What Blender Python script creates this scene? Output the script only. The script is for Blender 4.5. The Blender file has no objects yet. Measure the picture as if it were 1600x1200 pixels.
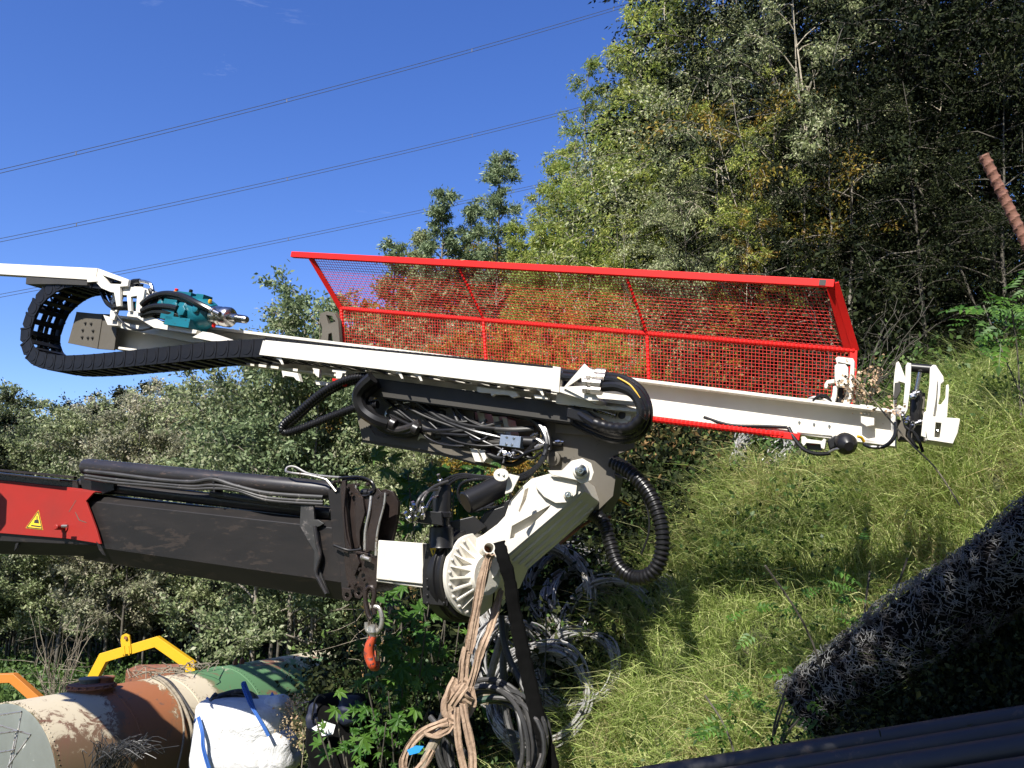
import bpy, math, random
import numpy as np
from mathutils import Vector, Matrix
from mathutils.geometry import tessellate_polygon

random.seed(7)
PI = math.pi
SC = bpy.context.scene
COL = SC.collection

# ------------------------------------------------------------------ camera, light, exposure
CAMZ = 4.2
PITCH = math.atan(250 / 1333.33)
F = 1333.33
cam_d = bpy.data.cameras.new('camera')
cam_d.lens = 30; cam_d.sensor_width = 36
cam_d.clip_start = 0.05; cam_d.clip_end = 2000
cam = bpy.data.objects.new('camera', cam_d)
cam.location = (0, 0, CAMZ)
cam.rotation_euler = (PI / 2 + PITCH, 0, 0)
COL.objects.link(cam)
SC.camera = cam

SUN_EL, SUN_AZ = math.radians(46), math.atan2(-0.40, -0.92)      # azimuth measured from +Y towards +X
SUNV = Vector((math.sin(SUN_AZ) * math.cos(SUN_EL), math.cos(SUN_AZ) * math.cos(SUN_EL), math.sin(SUN_EL)))
world = bpy.data.worlds.new('World')
SC.world = world
world.use_nodes = True
wt = world.node_tree
wt.nodes.clear()
w_out = wt.nodes.new('ShaderNodeOutputWorld')
w_bg = wt.nodes.new('ShaderNodeBackground')
w_sky = wt.nodes.new('ShaderNodeTexSky')
w_sky.sky_type = 'NISHITA'
w_sky.sun_disc = False
w_sky.sun_elevation = SUN_EL
w_sky.sun_rotation = SUN_AZ % (2 * PI)
w_sky.altitude = 300
w_sky.air_density = 1.0
w_sky.dust_density = 0.35
w_sky.ozone_density = 4.0
w_bg.inputs['Strength'].default_value = 0.10
# a few thin wisps of cloud high in the sky
w_tc = wt.nodes.new('ShaderNodeTexCoord')
w_map = wt.nodes.new('ShaderNodeMapping')
w_map.inputs['Scale'].default_value = (2.2, 5.0, 9.0)
w_map.inputs['Rotation'].default_value = (0.3, 0.5, 0.2)
w_n = wt.nodes.new('ShaderNodeTexNoise')
w_n.inputs['Scale'].default_value = 1.6; w_n.inputs['Detail'].default_value = 9; w_n.inputs['Roughness'].default_value = 0.62
w_n.inputs['Distortion'].default_value = 0.8
w_r = wt.nodes.new('ShaderNodeValToRGB')
w_r.color_ramp.elements[0].position = 0.66; w_r.color_ramp.elements[0].color = (0, 0, 0, 1)
w_r.color_ramp.elements[1].position = 0.86; w_r.color_ramp.elements[1].color = (0.22, 0.22, 0.22, 1)
w_mix = wt.nodes.new('ShaderNodeMixRGB')
w_mix.inputs[2].default_value = (7.5, 8.0, 9.0, 1)
w_hsv = wt.nodes.new('ShaderNodeHueSaturation')
w_hsv.inputs['Saturation'].default_value = 1.22
w_hsv.inputs['Hue'].default_value = 0.518
wt.links.new(w_tc.outputs['Generated'], w_map.inputs['Vector'])
wt.links.new(w_map.outputs['Vector'], w_n.inputs['Vector'])
wt.links.new(w_n.outputs['Fac'], w_r.inputs['Fac'])
wt.links.new(w_sky.outputs['Color'], w_hsv.inputs['Color'])
wt.links.new(w_hsv.outputs['Color'], w_mix.inputs[1])
wt.links.new(w_r.outputs['Color'], w_mix.inputs[0])
wt.links.new(w_mix.outputs['Color'], w_bg.inputs['Color'])
wt.links.new(w_bg.outputs['Background'], w_out.inputs['Surface'])

sun_d = bpy.data.lights.new('sun', 'SUN')
sun_d.energy = 4.6; sun_d.angle = math.radians(0.5); sun_d.color = (1.0, 0.955, 0.88)
sun = bpy.data.objects.new('sun', sun_d)
sun.rotation_euler = SUNV.to_track_quat('Z', 'Y').to_euler()
sun.location = SUNV * 60
COL.objects.link(sun)
SC.view_settings.view_transform = 'Standard'
SC.view_settings.look = 'None'
SC.view_settings.gamma = 1
SC.view_settings.use_curve_mapping = False
SC.view_settings.exposure = 1.08
SC.cycles.max_bounces = 6
SC.cycles.transparent_max_bounces = 4

# ------------------------------------------------------------------ picture-to-place geometry
_cp, _sp = math.cos(PITCH), math.sin(PITCH)
def ray(px, py):
    a, b = (px - 800) / F, (600 - py) / F
    return Vector((a, _cp - b * _sp, _sp + b * _cp))
class Plane:                                   # a vertical plane; off > 0 is towards the camera
    def __init__(s, nx, ny, c):
        l = math.hypot(nx, ny)
        s.n = Vector((nx / l, ny / l, 0)); s.c = c / l
        s.u = Vector((s.n.y, -s.n.x, 0))
    def __call__(s, px, py, off=0.0):
        d = ray(px, py)
        t = (s.c - off) / (d.x * s.n.x + d.y * s.n.y)
        return Vector((d.x * t, d.y * t, CAMZ + d.z * t))
def at(px, py, Y):
    d = ray(px, py); t = Y / d.y
    return Vector((d.x * t, Y, CAMZ + d.z * t))
MP = Plane(0.44, 0.90, 6.10)      # the drill mast runs towards the camera on the right
CP = Plane(0.323, 0.946, 5.64)    # crane boom
AP = Plane(0.0, 1.0, 6.20)        # knuckle arm

# ------------------------------------------------------------------ materials
def ramp(nt, fac, stops):
    r = nt.nodes.new('ShaderNodeValToRGB')
    el = r.color_ramp.elements
    while len(el) > 1: el.remove(el[-1])
    el[0].position, el[0].color = stops[0][0], (*stops[0][1], 1)
    for p, c in stops[1:]:
        e = el.new(p); e.color = (*c, 1)
    nt.links.new(fac, r.inputs['Fac'])
    return r.outputs['Color']
def base_mat(name):
    m = bpy.data.materials.new(name); m.use_nodes = True
    nt = m.node_tree
    return m, nt, nt.nodes['Principled BSDF'], nt.nodes['Material Output']
def noise(nt, scale, detail=6, rough=0.6, dist=0.0, vec=None, stretch=None):
    tc = nt.nodes.new('ShaderNodeTexCoord'); v = tc.outputs['Object']
    if stretch:
        mp = nt.nodes.new('ShaderNodeMapping'); mp.inputs['Scale'].default_value = stretch
        nt.links.new(v, mp.inputs['Vector']); v = mp.outputs['Vector']
    n = nt.nodes.new('ShaderNodeTexNoise')
    n.inputs['Scale'].default_value = scale; n.inputs['Detail'].default_value = detail
    n.inputs['Roughness'].default_value = rough; n.inputs['Distortion'].default_value = dist
    nt.links.new(v, n.inputs['Vector'])
    return n.outputs['Fac']
def bump(nt, bsdf, fac, strength=0.2, dist=0.01):
    b = nt.nodes.new('ShaderNodeBump'); b.inputs['Strength'].default_value = strength; b.inputs['Distance'].default_value = dist
    nt.links.new(fac, b.inputs['Height']); nt.links.new(b.outputs['Normal'], bsdf.inputs['Normal'])
def mix(nt, fac, a, b):
    m = nt.nodes.new('ShaderNodeMixRGB')
    nt.links.new(fac, m.inputs[0])
    for i, v in ((1, a), (2, b)):
        if isinstance(v, tuple): m.inputs[i].default_value = (*v, 1)
        else: nt.links.new(v, m.inputs[i])
    return m.outputs['Color']
def painted(name, col, rough=0.4, wear=None, wear_amt=0.72, dirt=(0.12, 0.10, 0.08), dirt_amt=0.25, scale=9, metal=0.0, spec=0.5, bumpy=0.05, stretch=None):
    m, nt, b, o = base_mat(name)
    n1 = noise(nt, scale * 0.35, 8, 0.65, 0.3, stretch=stretch)
    dull = tuple(c * (1 - dirt_amt) + d * dirt_amt for c, d in zip(col, dirt))
    c = ramp(nt, n1, [(0.32, dull), (0.62, col)])
    if wear:
        n2 = noise(nt, scale, 10, 0.72, 0.4, stretch=stretch)
        f = ramp(nt, n2, [(wear_amt - 0.03, (0, 0, 0)), (wear_amt, (1, 1, 1))])
        c = mix(nt, f, c, wear)
    nt.links.new(c, b.inputs['Base Color'])
    b.inputs['Roughness'].default_value = rough; b.inputs['Metallic'].default_value = metal
    b.inputs['Specular IOR Level'].default_value = spec
    n3 = noise(nt, scale * 4, 4, 0.6)
    bump(nt, b, n3, bumpy, 0.004)
    return m
M = {}
M['white'] = painted('white_paint', (0.64, 0.61, 0.54), 0.42, (0.22, 0.18, 0.13), 0.735, (0.36, 0.31, 0.23), 0.22, 7, spec=0.3)
M['grey_white'] = painted('shaded_white_paint', (0.105, 0.095, 0.078), 0.55, (0.05, 0.045, 0.04), 0.66, (0.08, 0.07, 0.055), 0.5, 9, spec=0.2)  # the white paint again, darkened in colour for shade under the mast
M['dark_grey'] = painted('dark_grey_and_shaded_paint', (0.050, 0.047, 0.042), 0.55, None, 0.7, (0.025, 0.025, 0.025), 0.4, 9, spec=0.2)  # also stands in for shaded white paint on the slide channel
M['red'] = painted('red_paint', (0.62, 0.012, 0.009), 0.5, None, 0.76, (0.36, 0.016, 0.012), 0.3, 11, spec=0.25)
M['mesh_red'] = painted('red_paint_on_wire', (0.58, 0.024, 0.014), 0.5, None, 0.8, (0.3, 0.03, 0.02), 0.3, 14)
M['crane_red'] = painted('faded_red_paint', (0.29, 0.020, 0.015), 0.5, (0.16, 0.07, 0.055), 0.69, (0.19, 0.025, 0.02), 0.6, 6, spec=0.25)
M['crane_black'] = painted('worn_black_paint', (0.011, 0.010, 0.010), 0.42, (0.028, 0.022, 0.019), 0.60, (0.020, 0.017, 0.016), 0.8, 4, stretch=(1, 1, 3.5), spec=0.35)
M['crane_brown'] = painted('greasy_brown_steel', (0.036, 0.026, 0.023), 0.27, (0.09, 0.055, 0.04), 0.66, (0.012, 0.010, 0.009), 0.7, 14, metal=0.3, bumpy=0.35)
M['cylinder_black'] = painted('scuffed_cylinder_paint', (0.016, 0.015, 0.016), 0.36, (0.06, 0.042, 0.035), 0.62, (0.032, 0.027, 0.026), 0.6, 6, stretch=(2, 2, 7))
M['black'] = painted('black_paint', (0.009, 0.009, 0.010), 0.36, None, 0.7, (0.025, 0.022, 0.02), 0.35, 12, spec=0.35)
M['rubber'] = painted('black_rubber', (0.006, 0.006, 0.007), 0.34, None, 0.7, (0.02, 0.018, 0.016), 0.3, 15, spec=0.4)
M['hose'] = painted('black_hose', (0.008, 0.008, 0.009), 0.27, None, 0.7, (0.022, 0.022, 0.022), 0.3, 18, spec=0.4)
M['old_hose'] = painted('dusty_black_hose', (0.020, 0.020, 0.020), 0.45, (0.10, 0.09, 0.085), 0.62, (0.06, 0.056, 0.052), 0.6, 12)
M['plastic'] = painted('black_chain_plastic', (0.009, 0.010, 0.013), 0.45, None, 0.7, (0.020, 0.019, 0.020), 0.5, 16, spec=0.15)
M['steel'] = painted('bare_steel', (0.55, 0.54, 0.52), 0.22, (0.25, 0.22, 0.2), 0.72, (0.4, 0.38, 0.35), 0.5, 20, metal=1.0)
M['galv'] = painted('galvanised_wire', (0.34, 0.335, 0.33), 0.45, (0.12, 0.10, 0.08), 0.57, (0.18, 0.175, 0.17), 0.6, 9, metal=0.15)
M['net'] = painted('dull_netting_wire', (0.22, 0.22, 0.21), 0.55, (0.06, 0.05, 0.045), 0.54, (0.09, 0.085, 0.08), 0.7, 7, metal=0.1)
M['clamp_steel'] = painted('scratched_steel', (0.5, 0.48, 0.44), 0.35, (0.20, 0.15, 0.11), 0.60, (0.32, 0.28, 0.24), 0.6, 25, metal=0.8)
M['teal'] = painted('teal_paint', (0.005, 0.125, 0.17), 0.38, (0.02, 0.03, 0.03), 0.64, (0.006, 0.07, 0.08), 0.7, 14)
M['block'] = painted('blue_zinc_block', (0.30, 0.36, 0.46), 0.35, None, 0.7, (0.2, 0.24, 0.3), 0.4, 20, metal=0.6)
M['rust'] = painted('rust', (0.20, 0.075, 0.04), 0.8, (0.09, 0.04, 0.03), 0.58, (0.28, 0.12, 0.06), 0.6, 16, bumpy=0.4)
M['rebar'] = painted('rusty_bar', (0.17, 0.075, 0.05), 0.8, (0.10, 0.04, 0.03), 0.6, (0.20, 0.10, 0.07), 0.6, 22, bumpy=0.4)
M['yellow'] = painted('yellow_paint', (0.62, 0.35, 0.008), 0.45, (0.35, 0.2, 0.05), 0.78, (0.6, 0.34, 0.02), 0.35, 8)
M['orange_y'] = painted('faded_orange_paint', (0.50, 0.17, 0.02), 0.5, (0.30, 0.13, 0.05), 0.68, (0.45, 0.18, 0.05), 0.4, 8)
M['hook'] = painted('orange_hook_paint', (0.44, 0.055, 0.014), 0.5, (0.05, 0.03, 0.03), 0.57, (0.28, 0.05, 0.02), 0.6, 30)
M['sign_yellow'] = painted('yellow_sticker', (0.85, 0.55, 0.02), 0.5, (0.3, 0.2, 0.06), 0.72, (0.6, 0.4, 0.05), 0.3, 60)
M['sign_black'] = painted('sticker_black', (0.02, 0.02, 0.02), 0.5)
M['wire_line'] = painted('overhead_wire', (0.035, 0.04, 0.05), 0.6)
M['blue_strap'] = painted('blue_webbing', (0.02, 0.09, 0.34), 0.7, None, 0.7, (0.05, 0.15, 0.4), 0.5, 30)
M['dark_blue'] = painted('dark_blue_cloth', (0.006, 0.010, 0.03), 0.7, None, 0.7, (0.02, 0.02, 0.03), 0.5, 20)
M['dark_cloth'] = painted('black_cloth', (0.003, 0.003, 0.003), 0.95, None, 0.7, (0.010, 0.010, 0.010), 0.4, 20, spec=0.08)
M['blue_tape'] = painted('bright_blue_label', (0.02, 0.25, 0.62), 0.5, None, 0.7, (0.05, 0.3, 0.6), 0.3, 30)
M['green_hose'] = painted('green_striped_hose', (0.012, 0.05, 0.03), 0.45)
M['pipe'] = painted('dark_steel_pipe', (0.035, 0.035, 0.038), 0.5, (0.08, 0.06, 0.05), 0.62, (0.05, 0.045, 0.042), 0.6, 8, metal=0.2)
def cloth(name, col, col2, sc=14, rough=0.85, bs=0.5, bd=0.02):
    m, nt, b, o = base_mat(name)
    c = ramp(nt, noise(nt, sc, 8, 0.7, 0.4), [(0.3, col2), (0.6, col)])
    nt.links.new(c, b.inputs['Base Color']); b.inputs['Roughness'].default_value = rough
    bump(nt, b, noise(nt, sc * 1.5, 8, 0.6, 1.2), bs, bd)
    return m
M['sling'] = cloth('tan_webbing', (0.36, 0.255, 0.175), (0.19, 0.125, 0.085), 12)
M['bag'] = cloth('white_woven_bag', (0.62, 0.62, 0.62), (0.52, 0.52, 0.52), 2.6, bs=0.7, bd=0.06)
M['wood'] = cloth('old_branch', (0.26, 0.22, 0.16), (0.13, 0.11, 0.08), 20)
M['bark'] = cloth('grey_bark', (0.24, 0.21, 0.17), (0.09, 0.08, 0.06), 9)
M['bark_pale'] = cloth('pale_bark', (0.42, 0.37, 0.28), (0.20, 0.17, 0.12), 9)
M['bark_dark'] = cloth('dark_bark', (0.09, 0.08, 0.06), (0.035, 0.03, 0.025), 9)
M['paper'] = cloth('white_scrap', (0.8, 0.8, 0.8), (0.6, 0.6, 0.6), 6)

def tank_mat():
    m, nt, b, o = base_mat('flaking_green_tank_paint')
    tc = nt.nodes.new('ShaderNodeTexCoord'); sep = nt.nodes.new('ShaderNodeSeparateXYZ')
    nt.links.new(tc.outputs['Object'], sep.inputs['Vector'])     # tank runs along its own X, 0 at the near end
    big = noise(nt, 1.3, 6, 0.6, 0.5)
    fine = noise(nt, 5, 12, 0.78, 0.6)
    add = nt.nodes.new('ShaderNodeMath'); add.operation = 'MULTIPLY_ADD'
    nt.links.new(fine, add.inputs[0]); add.inputs[1].default_value = 0.95; nt.links.new(sep.outputs['X'], add.inputs[2])
    zone = ramp(nt, add.outputs[0], [(0.0, (0.1, 0.1, 0.1)), (1.0, (1, 1, 1))])
    # along the tank: green rim, brown-cream, rust, cream, green
    div = nt.nodes.new('ShaderNodeMath'); div.operation = 'DIVIDE'; nt.links.new(add.outputs[0], div.inputs[0]); div.inputs[1].default_value = 4.8
    olive, rust, cream = (0.13, 0.115, 0.06), (0.26, 0.095, 0.038), (0.46, 0.40, 0.29)
    green, brown = (0.075, 0.165, 0.075), (0.14, 0.08, 0.05)
    under = ramp(nt, div.outputs[0], [(0.06, green), (0.10, brown), (0.27, brown), (0.29, rust), (0.43, rust), (0.45, (0.17, 0.13, 0.07)), (0.58, (0.15, 0.13, 0.07)), (0.60, green), (1, green)])
    topm = ramp(nt, div.outputs[0], [(0.0, (0.2, 0.2, 0.2)), (0.08, (0.2, 0.2, 0.2)), (0.10, (0.84, 0.84, 0.84)), (0.27, (0.84, 0.84, 0.84)), (0.29, (0.0, 0.0, 0.0)), (0.43, (0.0, 0.0, 0.0)), (0.45, (0.92, 0.92, 0.92)), (0.56, (0.92, 0.92, 0.92)), (0.60, (0.55, 0.55, 0.55)), (1, (0.74, 0.74, 0.74))])
    zz = nt.nodes.new('ShaderNodeMapRange'); nt.links.new(sep.outputs['Z'], zz.inputs['Value'])
    zz.inputs['From Min'].default_value = -0.25; zz.inputs['From Max'].default_value = 0.9; zz.inputs['To Min'].default_value = -0.28; zz.inputs['To Max'].default_value = 0.28
    m1 = nt.nodes.new('ShaderNodeMath'); m1.operation = 'ADD'; nt.links.new(fine, m1.inputs[0]); nt.links.new(zz.outputs[0], m1.inputs[1])
    m2 = nt.nodes.new('ShaderNodeMath'); m2.operation = 'MULTIPLY'; nt.links.new(m1.outputs[0], m2.inputs[0]); nt.links.new(topm, m2.inputs[1])
    f = ramp(nt, m2.outputs[0], [(0.50, (0, 0, 0)), (0.55, (1, 1, 1))])
    c = mix(nt, f, under, cream)
    n4 = noise(nt, 2.2, 12, 0.75, 1.2)
    f2 = ramp(nt, n4, [(0.565, (0, 0, 0)), (0.60, (1, 1, 1))])
    c = mix(nt, f2, c, (0.15, 0.075, 0.05))
    # olive tone, stronger down the flanks
    z2 = nt.nodes.new('ShaderNodeMapRange'); nt.links.new(sep.outputs['Z'], z2.inputs['Value'])
    z2.inputs['From Min'].default_value = 0.62; z2.inputs['From Max'].default_value = -0.05; z2.inputs['To Min'].default_value = 0; z2.inputs['To Max'].default_value = 0.85
    c = mix(nt, z2.outputs[0], c, (0.12, 0.10, 0.045))
    nt.links.new(c, b.inputs['Base Color']); b.inputs['Roughness'].default_value = 0.6
    bump(nt, b, fine, 0.15, 0.01)
    return m
M['tank'] = tank_mat()
M['tank_end'] = painted('grey_tank_end', (0.115, 0.125, 0.11), 0.6, (0.5, 0.5, 0.46), 0.66, (0.2, 0.22, 0.2), 0.5, 4)

def leaf_mat(name, cols, trans=0.3, rough=0.5, spec=0.3):
    m, nt, b, o = base_mat(name)
    g = nt.nodes.new('ShaderNodeNewGeometry')
    oi = nt.nodes.new('ShaderNodeObjectInfo')
    c = ramp(nt, g.outputs['Random Per Island'], [(i / max(1, len(cols) - 1), col) for i, col in enumerate(cols)])
    hs = nt.nodes.new('ShaderNodeHueSaturation')
    mr = nt.nodes.new('ShaderNodeMapRange'); nt.links.new(oi.outputs['Random'], mr.inputs['Value'])
    mr.inputs['To Min'].default_value = 0.75; mr.inputs['To Max'].default_value = 1.25
    nt.links.new(mr.outputs[0], hs.inputs['Value']); nt.links.new(c, hs.inputs['Color'])
    mh = nt.nodes.new('ShaderNodeMapRange'); nt.links.new(oi.outputs['Random'], mh.inputs['Value'])
    mh.inputs['To Min'].default_value = 0.515; mh.inputs['To Max'].default_value = 0.485
    nt.links.new(mh.outputs[0], hs.inputs['Hue'])
    nt.links.new(hs.outputs['Color'], b.inputs['Base Color'])
    b.inputs['Roughness'].default_value = rough; b.inputs['Specular IOR Level'].default_value = spec
    t = nt.nodes.new('ShaderNodeBsdfTranslucent'); nt.links.new(hs.outputs['Color'], t.inputs['Color'])
    mx = nt.nodes.new('ShaderNodeMixShader'); mx.inputs[0].default_value = trans
    nt.links.new(b.outputs[0], mx.inputs[1]); nt.links.new(t.outputs[0], mx.inputs[2])
    nt.links.new(mx.outputs[0], o.inputs['Surface'])
    return m
M['leaf_mid'] = leaf_mat('mid_green_leaves', [(0.13, 0.17, 0.065), (0.22, 0.265, 0.11), (0.31, 0.34, 0.17), (0.41, 0.41, 0.26)])
M['leaf_grey'] = leaf_mat('grey_green_leaves', [(0.18, 0.19, 0.11), (0.31, 0.31, 0.18), (0.38, 0.365, 0.25), (0.27, 0.235, 0.17)])
M['leaf_blue'] = leaf_mat('blue_green_needles', [(0.09, 0.13, 0.06), (0.18, 0.24, 0.11), (0.28, 0.33, 0.18)])
M['leaf_airy'] = leaf_mat('light_green_leaves', [(0.13, 0.2, 0.035), (0.26, 0.33, 0.06), (0.38, 0.42, 0.1), (0.48, 0.47, 0.14)], 0.42)
M['leaf_dark'] = leaf_mat('shade_dark_leaves', [(0.004, 0.007, 0.003), (0.008, 0.013, 0.004), (0.017, 0.024, 0.008), (0.045, 0.053, 0.018)], 0.12, 0.7, 0.12)  # near-black so the shade of wood and bank is in the colour
M['leaf_autumn'] = leaf_mat('yellowing_leaves', [(0.14, 0.15, 0.03), (0.3, 0.24, 0.04), (0.42, 0.25, 0.04), (0.26, 0.13, 0.035)])
M['leaf_brown'] = leaf_mat('browning_undergrowth', [(0.070, 0.070, 0.028), (0.168, 0.140, 0.049), (0.280, 0.168, 0.070), (0.126, 0.154, 0.042)])
M['leaf_floor'] = leaf_mat('low_green_undergrowth', [(0.026, 0.058, 0.016), (0.065, 0.117, 0.029), (0.104, 0.169, 0.039)])
M['leaf_broad'] = leaf_mat('broad_green_leaves', [(0.02, 0.05, 0.008), (0.045, 0.11, 0.014), (0.10, 0.21, 0.03)], 0.3)
M['grass'] = leaf_mat('long_green_grass', [(0.13, 0.2, 0.04), (0.25, 0.34, 0.08), (0.4, 0.47, 0.16), (0.54, 0.54, 0.26)], 0.35)
M['grass_dry'] = leaf_mat('straw_grass', [(0.34, 0.29, 0.12), (0.52, 0.43, 0.20), (0.66, 0.56, 0.32)], 0.3)
M['seed'] = leaf_mat('dry_seed_heads', [(0.330, 0.231, 0.132), (0.495, 0.363, 0.231)], 0.1)

def ground_mat():
    m, nt, b, o = base_mat('earth_and_moss')
    n1 = noise(nt, 0.7, 8, 0.7, 0.5); n2 = noise(nt, 9, 8, 0.7)
    c = ramp(nt, n1, [(0.3, (0.058, 0.050, 0.030)), (0.5, (0.075, 0.091, 0.030)), (0.7, (0.116, 0.091, 0.053))])
    c2 = ramp(nt, n2, [(0.3, (0.4, 0.4, 0.4)), (0.7, (1, 1, 1))])
    mm = nt.nodes.new('ShaderNodeMixRGB'); mm.blend_type = 'MULTIPLY'; mm.inputs[0].default_value = 1
    nt.links.new(c, mm.inputs[1]); nt.links.new(c2, mm.inputs[2])
    nt.links.new(mm.outputs[0], b.inputs['Base Color']); b.inputs['Roughness'].default_value = 0.95
    bump(nt, b, n2, 0.8, 0.05)
    return m
M['ground'] = ground_mat()

# ------------------------------------------------------------------ builders
def tag(o, label=None, cat=None, group=None, kind=None):
    if label: o['label'] = label
    if cat: o['category'] = cat
    if group: o['group'] = group
    if kind: o['kind'] = kind
    return o
def thing(name, loc, label, cat, group=None):
    o = bpy.data.objects.new(name, None); COL.objects.link(o)
    o.location = loc; o.empty_display_size = 0.2
    return tag(o, label, cat, group)
def wloc(p):
    v = Vector((0, 0, 0))
    while p is not None:
        v = v + p.location; p = p.parent
    return v
def frame(d, up=Vector((0, 0, 1))):
    d = d.normalized()
    s = d.cross(up)
    if s.length < 1e-4: s = d.cross(Vector((1, 0, 0)))
    s.normalize()
    return d, s, s.cross(d)
def smooth(pts, n=8, closed=False):
    P = [Vector(p) for p in pts]
    if len(P) < 3 or n <= 1: return P
    out = []
    m = len(P)
    rng = range(m) if closed else range(m - 1)
    for i in rng:
        if closed: a, b, c, d = P[i - 1], P[i], P[(i + 1) % m], P[(i + 2) % m]
        else: a, b, c, d = P[max(0, i - 1)], P[i], P[i + 1], P[min(m - 1, i + 2)]
        for k in range(n):
            t = k / n
            out.append(0.5 * ((2 * b) + (c - a) * t + (2 * a - 5 * b + 4 * c - d) * t * t + (3 * b - a - 3 * c + d) * t ** 3))
    if not closed: out.append(P[-1])
    return out
class B:
    def __init__(s): s.v = []; s.f = []; s.mi = []; s.m = 0
    def _add(s, vs, fs):
        o = len(s.v); s.v += [Vector(x) for x in vs]
        s.f += [tuple(i + o for i in f) for f in fs]; s.mi += [s.m] * len(fs)
        return s
    def prism(s, poly, W, holes=()):
        """poly: list of 3D points of the front face; W: vector to the back"""
        loops = [list(map(Vector, poly))] + [list(map(Vector, h)) for h in holes]
        flat = [p for l in loops for p in l]; n = len(flat)
        W = Vector(W)
        if holes:
            tris = [tuple(t) for t in tessellate_polygon(loops)]
        else:
            tris = [tuple(range(n))]
        fs = list(tris) + [tuple(n + i for i in reversed(t)) for t in tris]
        o = 0
        for l in loops:
            k = len(l)
            for i in range(k):
                a, b = o + i, o + (i + 1) % k
                fs.append((a, b, n + b, n + a))
            o += k
        return s._add(flat + [p + W for p in flat], fs)
    def pp(s, plane, poly, off=0.0, th=0.02, holes=(), W=None):
        q = [plane(x, y, off) for x, y in poly]
        h = [[plane(x, y, off) for x, y in hh] for hh in holes]
        return s.prism(q, W if W is not None else plane.n * th, h)
    def box(s, c, ax, ay, az):
        c, ax, ay, az = map(Vector, (c, ax, ay, az))
        vs = [c + i * ax + j * ay + k * az for k in (-1, 1) for j in (-1, 1) for i in (-1, 1)]
        return s._add(vs, [(0, 2, 3, 1), (4, 5, 7, 6), (0, 1, 5, 4), (2, 6, 7, 3), (0, 4, 6, 2), (1, 3, 7, 5)])
    def beam(s, p0, p1, w, h, up=Vector((0, 0, 1))):
        p0, p1 = Vector(p0), Vector(p1); d, sd, u = frame(p1 - p0, Vector(up))
        return s.box((p0 + p1) / 2, (p1 - p0) / 2, sd * w / 2, u * h / 2)
    def loft(s, L, R, cap=True):
        n = len(L); fs = [(i, (i + 1) % n, n + (i + 1) % n, n + i) for i in range(n)]
        if cap: fs += [tuple(reversed(range(n))), tuple(range(n, 2 * n))]
        return s._add(list(L) + list(R), fs)
    def tube(s, pts, r, n=8, closed=False, flat=1.0, up=None, cap=True):
        P = [Vector(p) for p in pts]; m = len(P)
        rs = r if isinstance(r, (list, tuple)) else [r] * m
        vs = []; prev = None
        for i in range(m):
            if closed: t = P[(i + 1) % m] - P[i - 1]
            else: t = P[min(m - 1, i + 1)] - P[max(0, i - 1)]
            if t.length < 1e-9: t = Vector((0, 0, 1))
            t.normalize()
            if up is not None: a = (Vector(up) - t * t.dot(Vector(up)))
            elif prev is None:
                a = Vector((0, 0, 1)) if abs(t.z) < 0.9 else Vector((1, 0, 0)); a = a - t * t.dot(a)
            else: a = prev - t * t.dot(prev)
            if a.length < 1e-6: a = t.orthogonal()
            a.normalize(); prev = a; b = t.cross(a)
            for k in range(n):
                th = 2 * PI * k / n
                vs.append(P[i] + (a * math.cos(th) * flat + b * math.sin(th)) * rs[i])
        fs = []
        for i in range(m if closed else m - 1):
            j = (i + 1) % m
            for k in range(n):
                l = (k + 1) % n
                fs.append((i * n + k, i * n + l, j * n + l, j * n + k))
        if cap and not closed: fs += [tuple(reversed(range(n))), tuple(range((m - 1) * n, m * n))]
        return s._add(vs, fs)
    def rib(s, pts, r, pitch=0.02, amp=0.12, n=10, sm=10):
        """a corrugated hose"""
        P = smooth(pts, sm); L = [0]
        for a, b in zip(P, P[1:]): L.append(L[-1] + (b - a).length)
        m = max(4, int(L[-1] / (pitch / 4))); Q = []; k = 0; rs = []
        for i in range(m + 1):
            d = L[-1] * i / m
            while k < len(L) - 2 and L[k + 1] < d: k += 1
            t = (d - L[k]) / max(1e-9, L[k + 1] - L[k]); Q.append(P[k].lerp(P[k + 1], t))
            rs.append(r * (1 + amp * (1 if (i % 4) in (0, 1) else -1)))
        return s.tube(Q, rs, n)
    def lathe(s, p0, ax, prof, n=24, arc=(0, 2 * PI)):
        d, a, b = frame(Vector(ax)); p0 = Vector(p0); vs = []; full = abs(arc[1] - arc[0] - 2 * PI) < 1e-6
        for t, r in prof:
            for k in range(n):
                th = 2 * PI * k / n
                vs.append(p0 + d * t + (a * math.cos(th) + b * math.sin(th)) * r)
        fs = []
        for i in range(len(prof) - 1):
            for k in range(n):
                l = (k + 1) % n
                fs.append((i * n + k, i * n + l, (i + 1) * n + l, (i + 1) * n + k))
        fs += [tuple(reversed(range(n))), tuple(range((len(prof) - 1) * n, len(prof) * n))]
        return s._add(vs, fs)
    def disc(s, c, ax, r, h, n=20, r2=None):
        ax = Vector(ax).normalized()
        return s.lathe(Vector(c), ax, [(0, r), (h, r if r2 is None else r2)], n)
    def ring(s, c, ax, r, rt, n=24, m=8, sc=1.0):
        d, a, b = frame(Vector(ax))
        pts = [Vector(c) + (a * math.cos(2 * PI * k / n) + b * math.sin(2 * PI * k / n) * sc) * r for k in range(n)]
        return s.tube(pts, rt, m, closed=True)
    def bolt(s, c, ax, r, h):
        ax = Vector(ax).normalized()
        s.lathe(Vector(c), ax, [(0, r * 1.5), (h * 0.25, r * 1.5)], 12)
        return s.lathe(Vector(c) + ax * h * 0.25, ax, [(0, r), (h * 0.7, r), (h * 0.75, r * 0.85)], 6)
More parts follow.
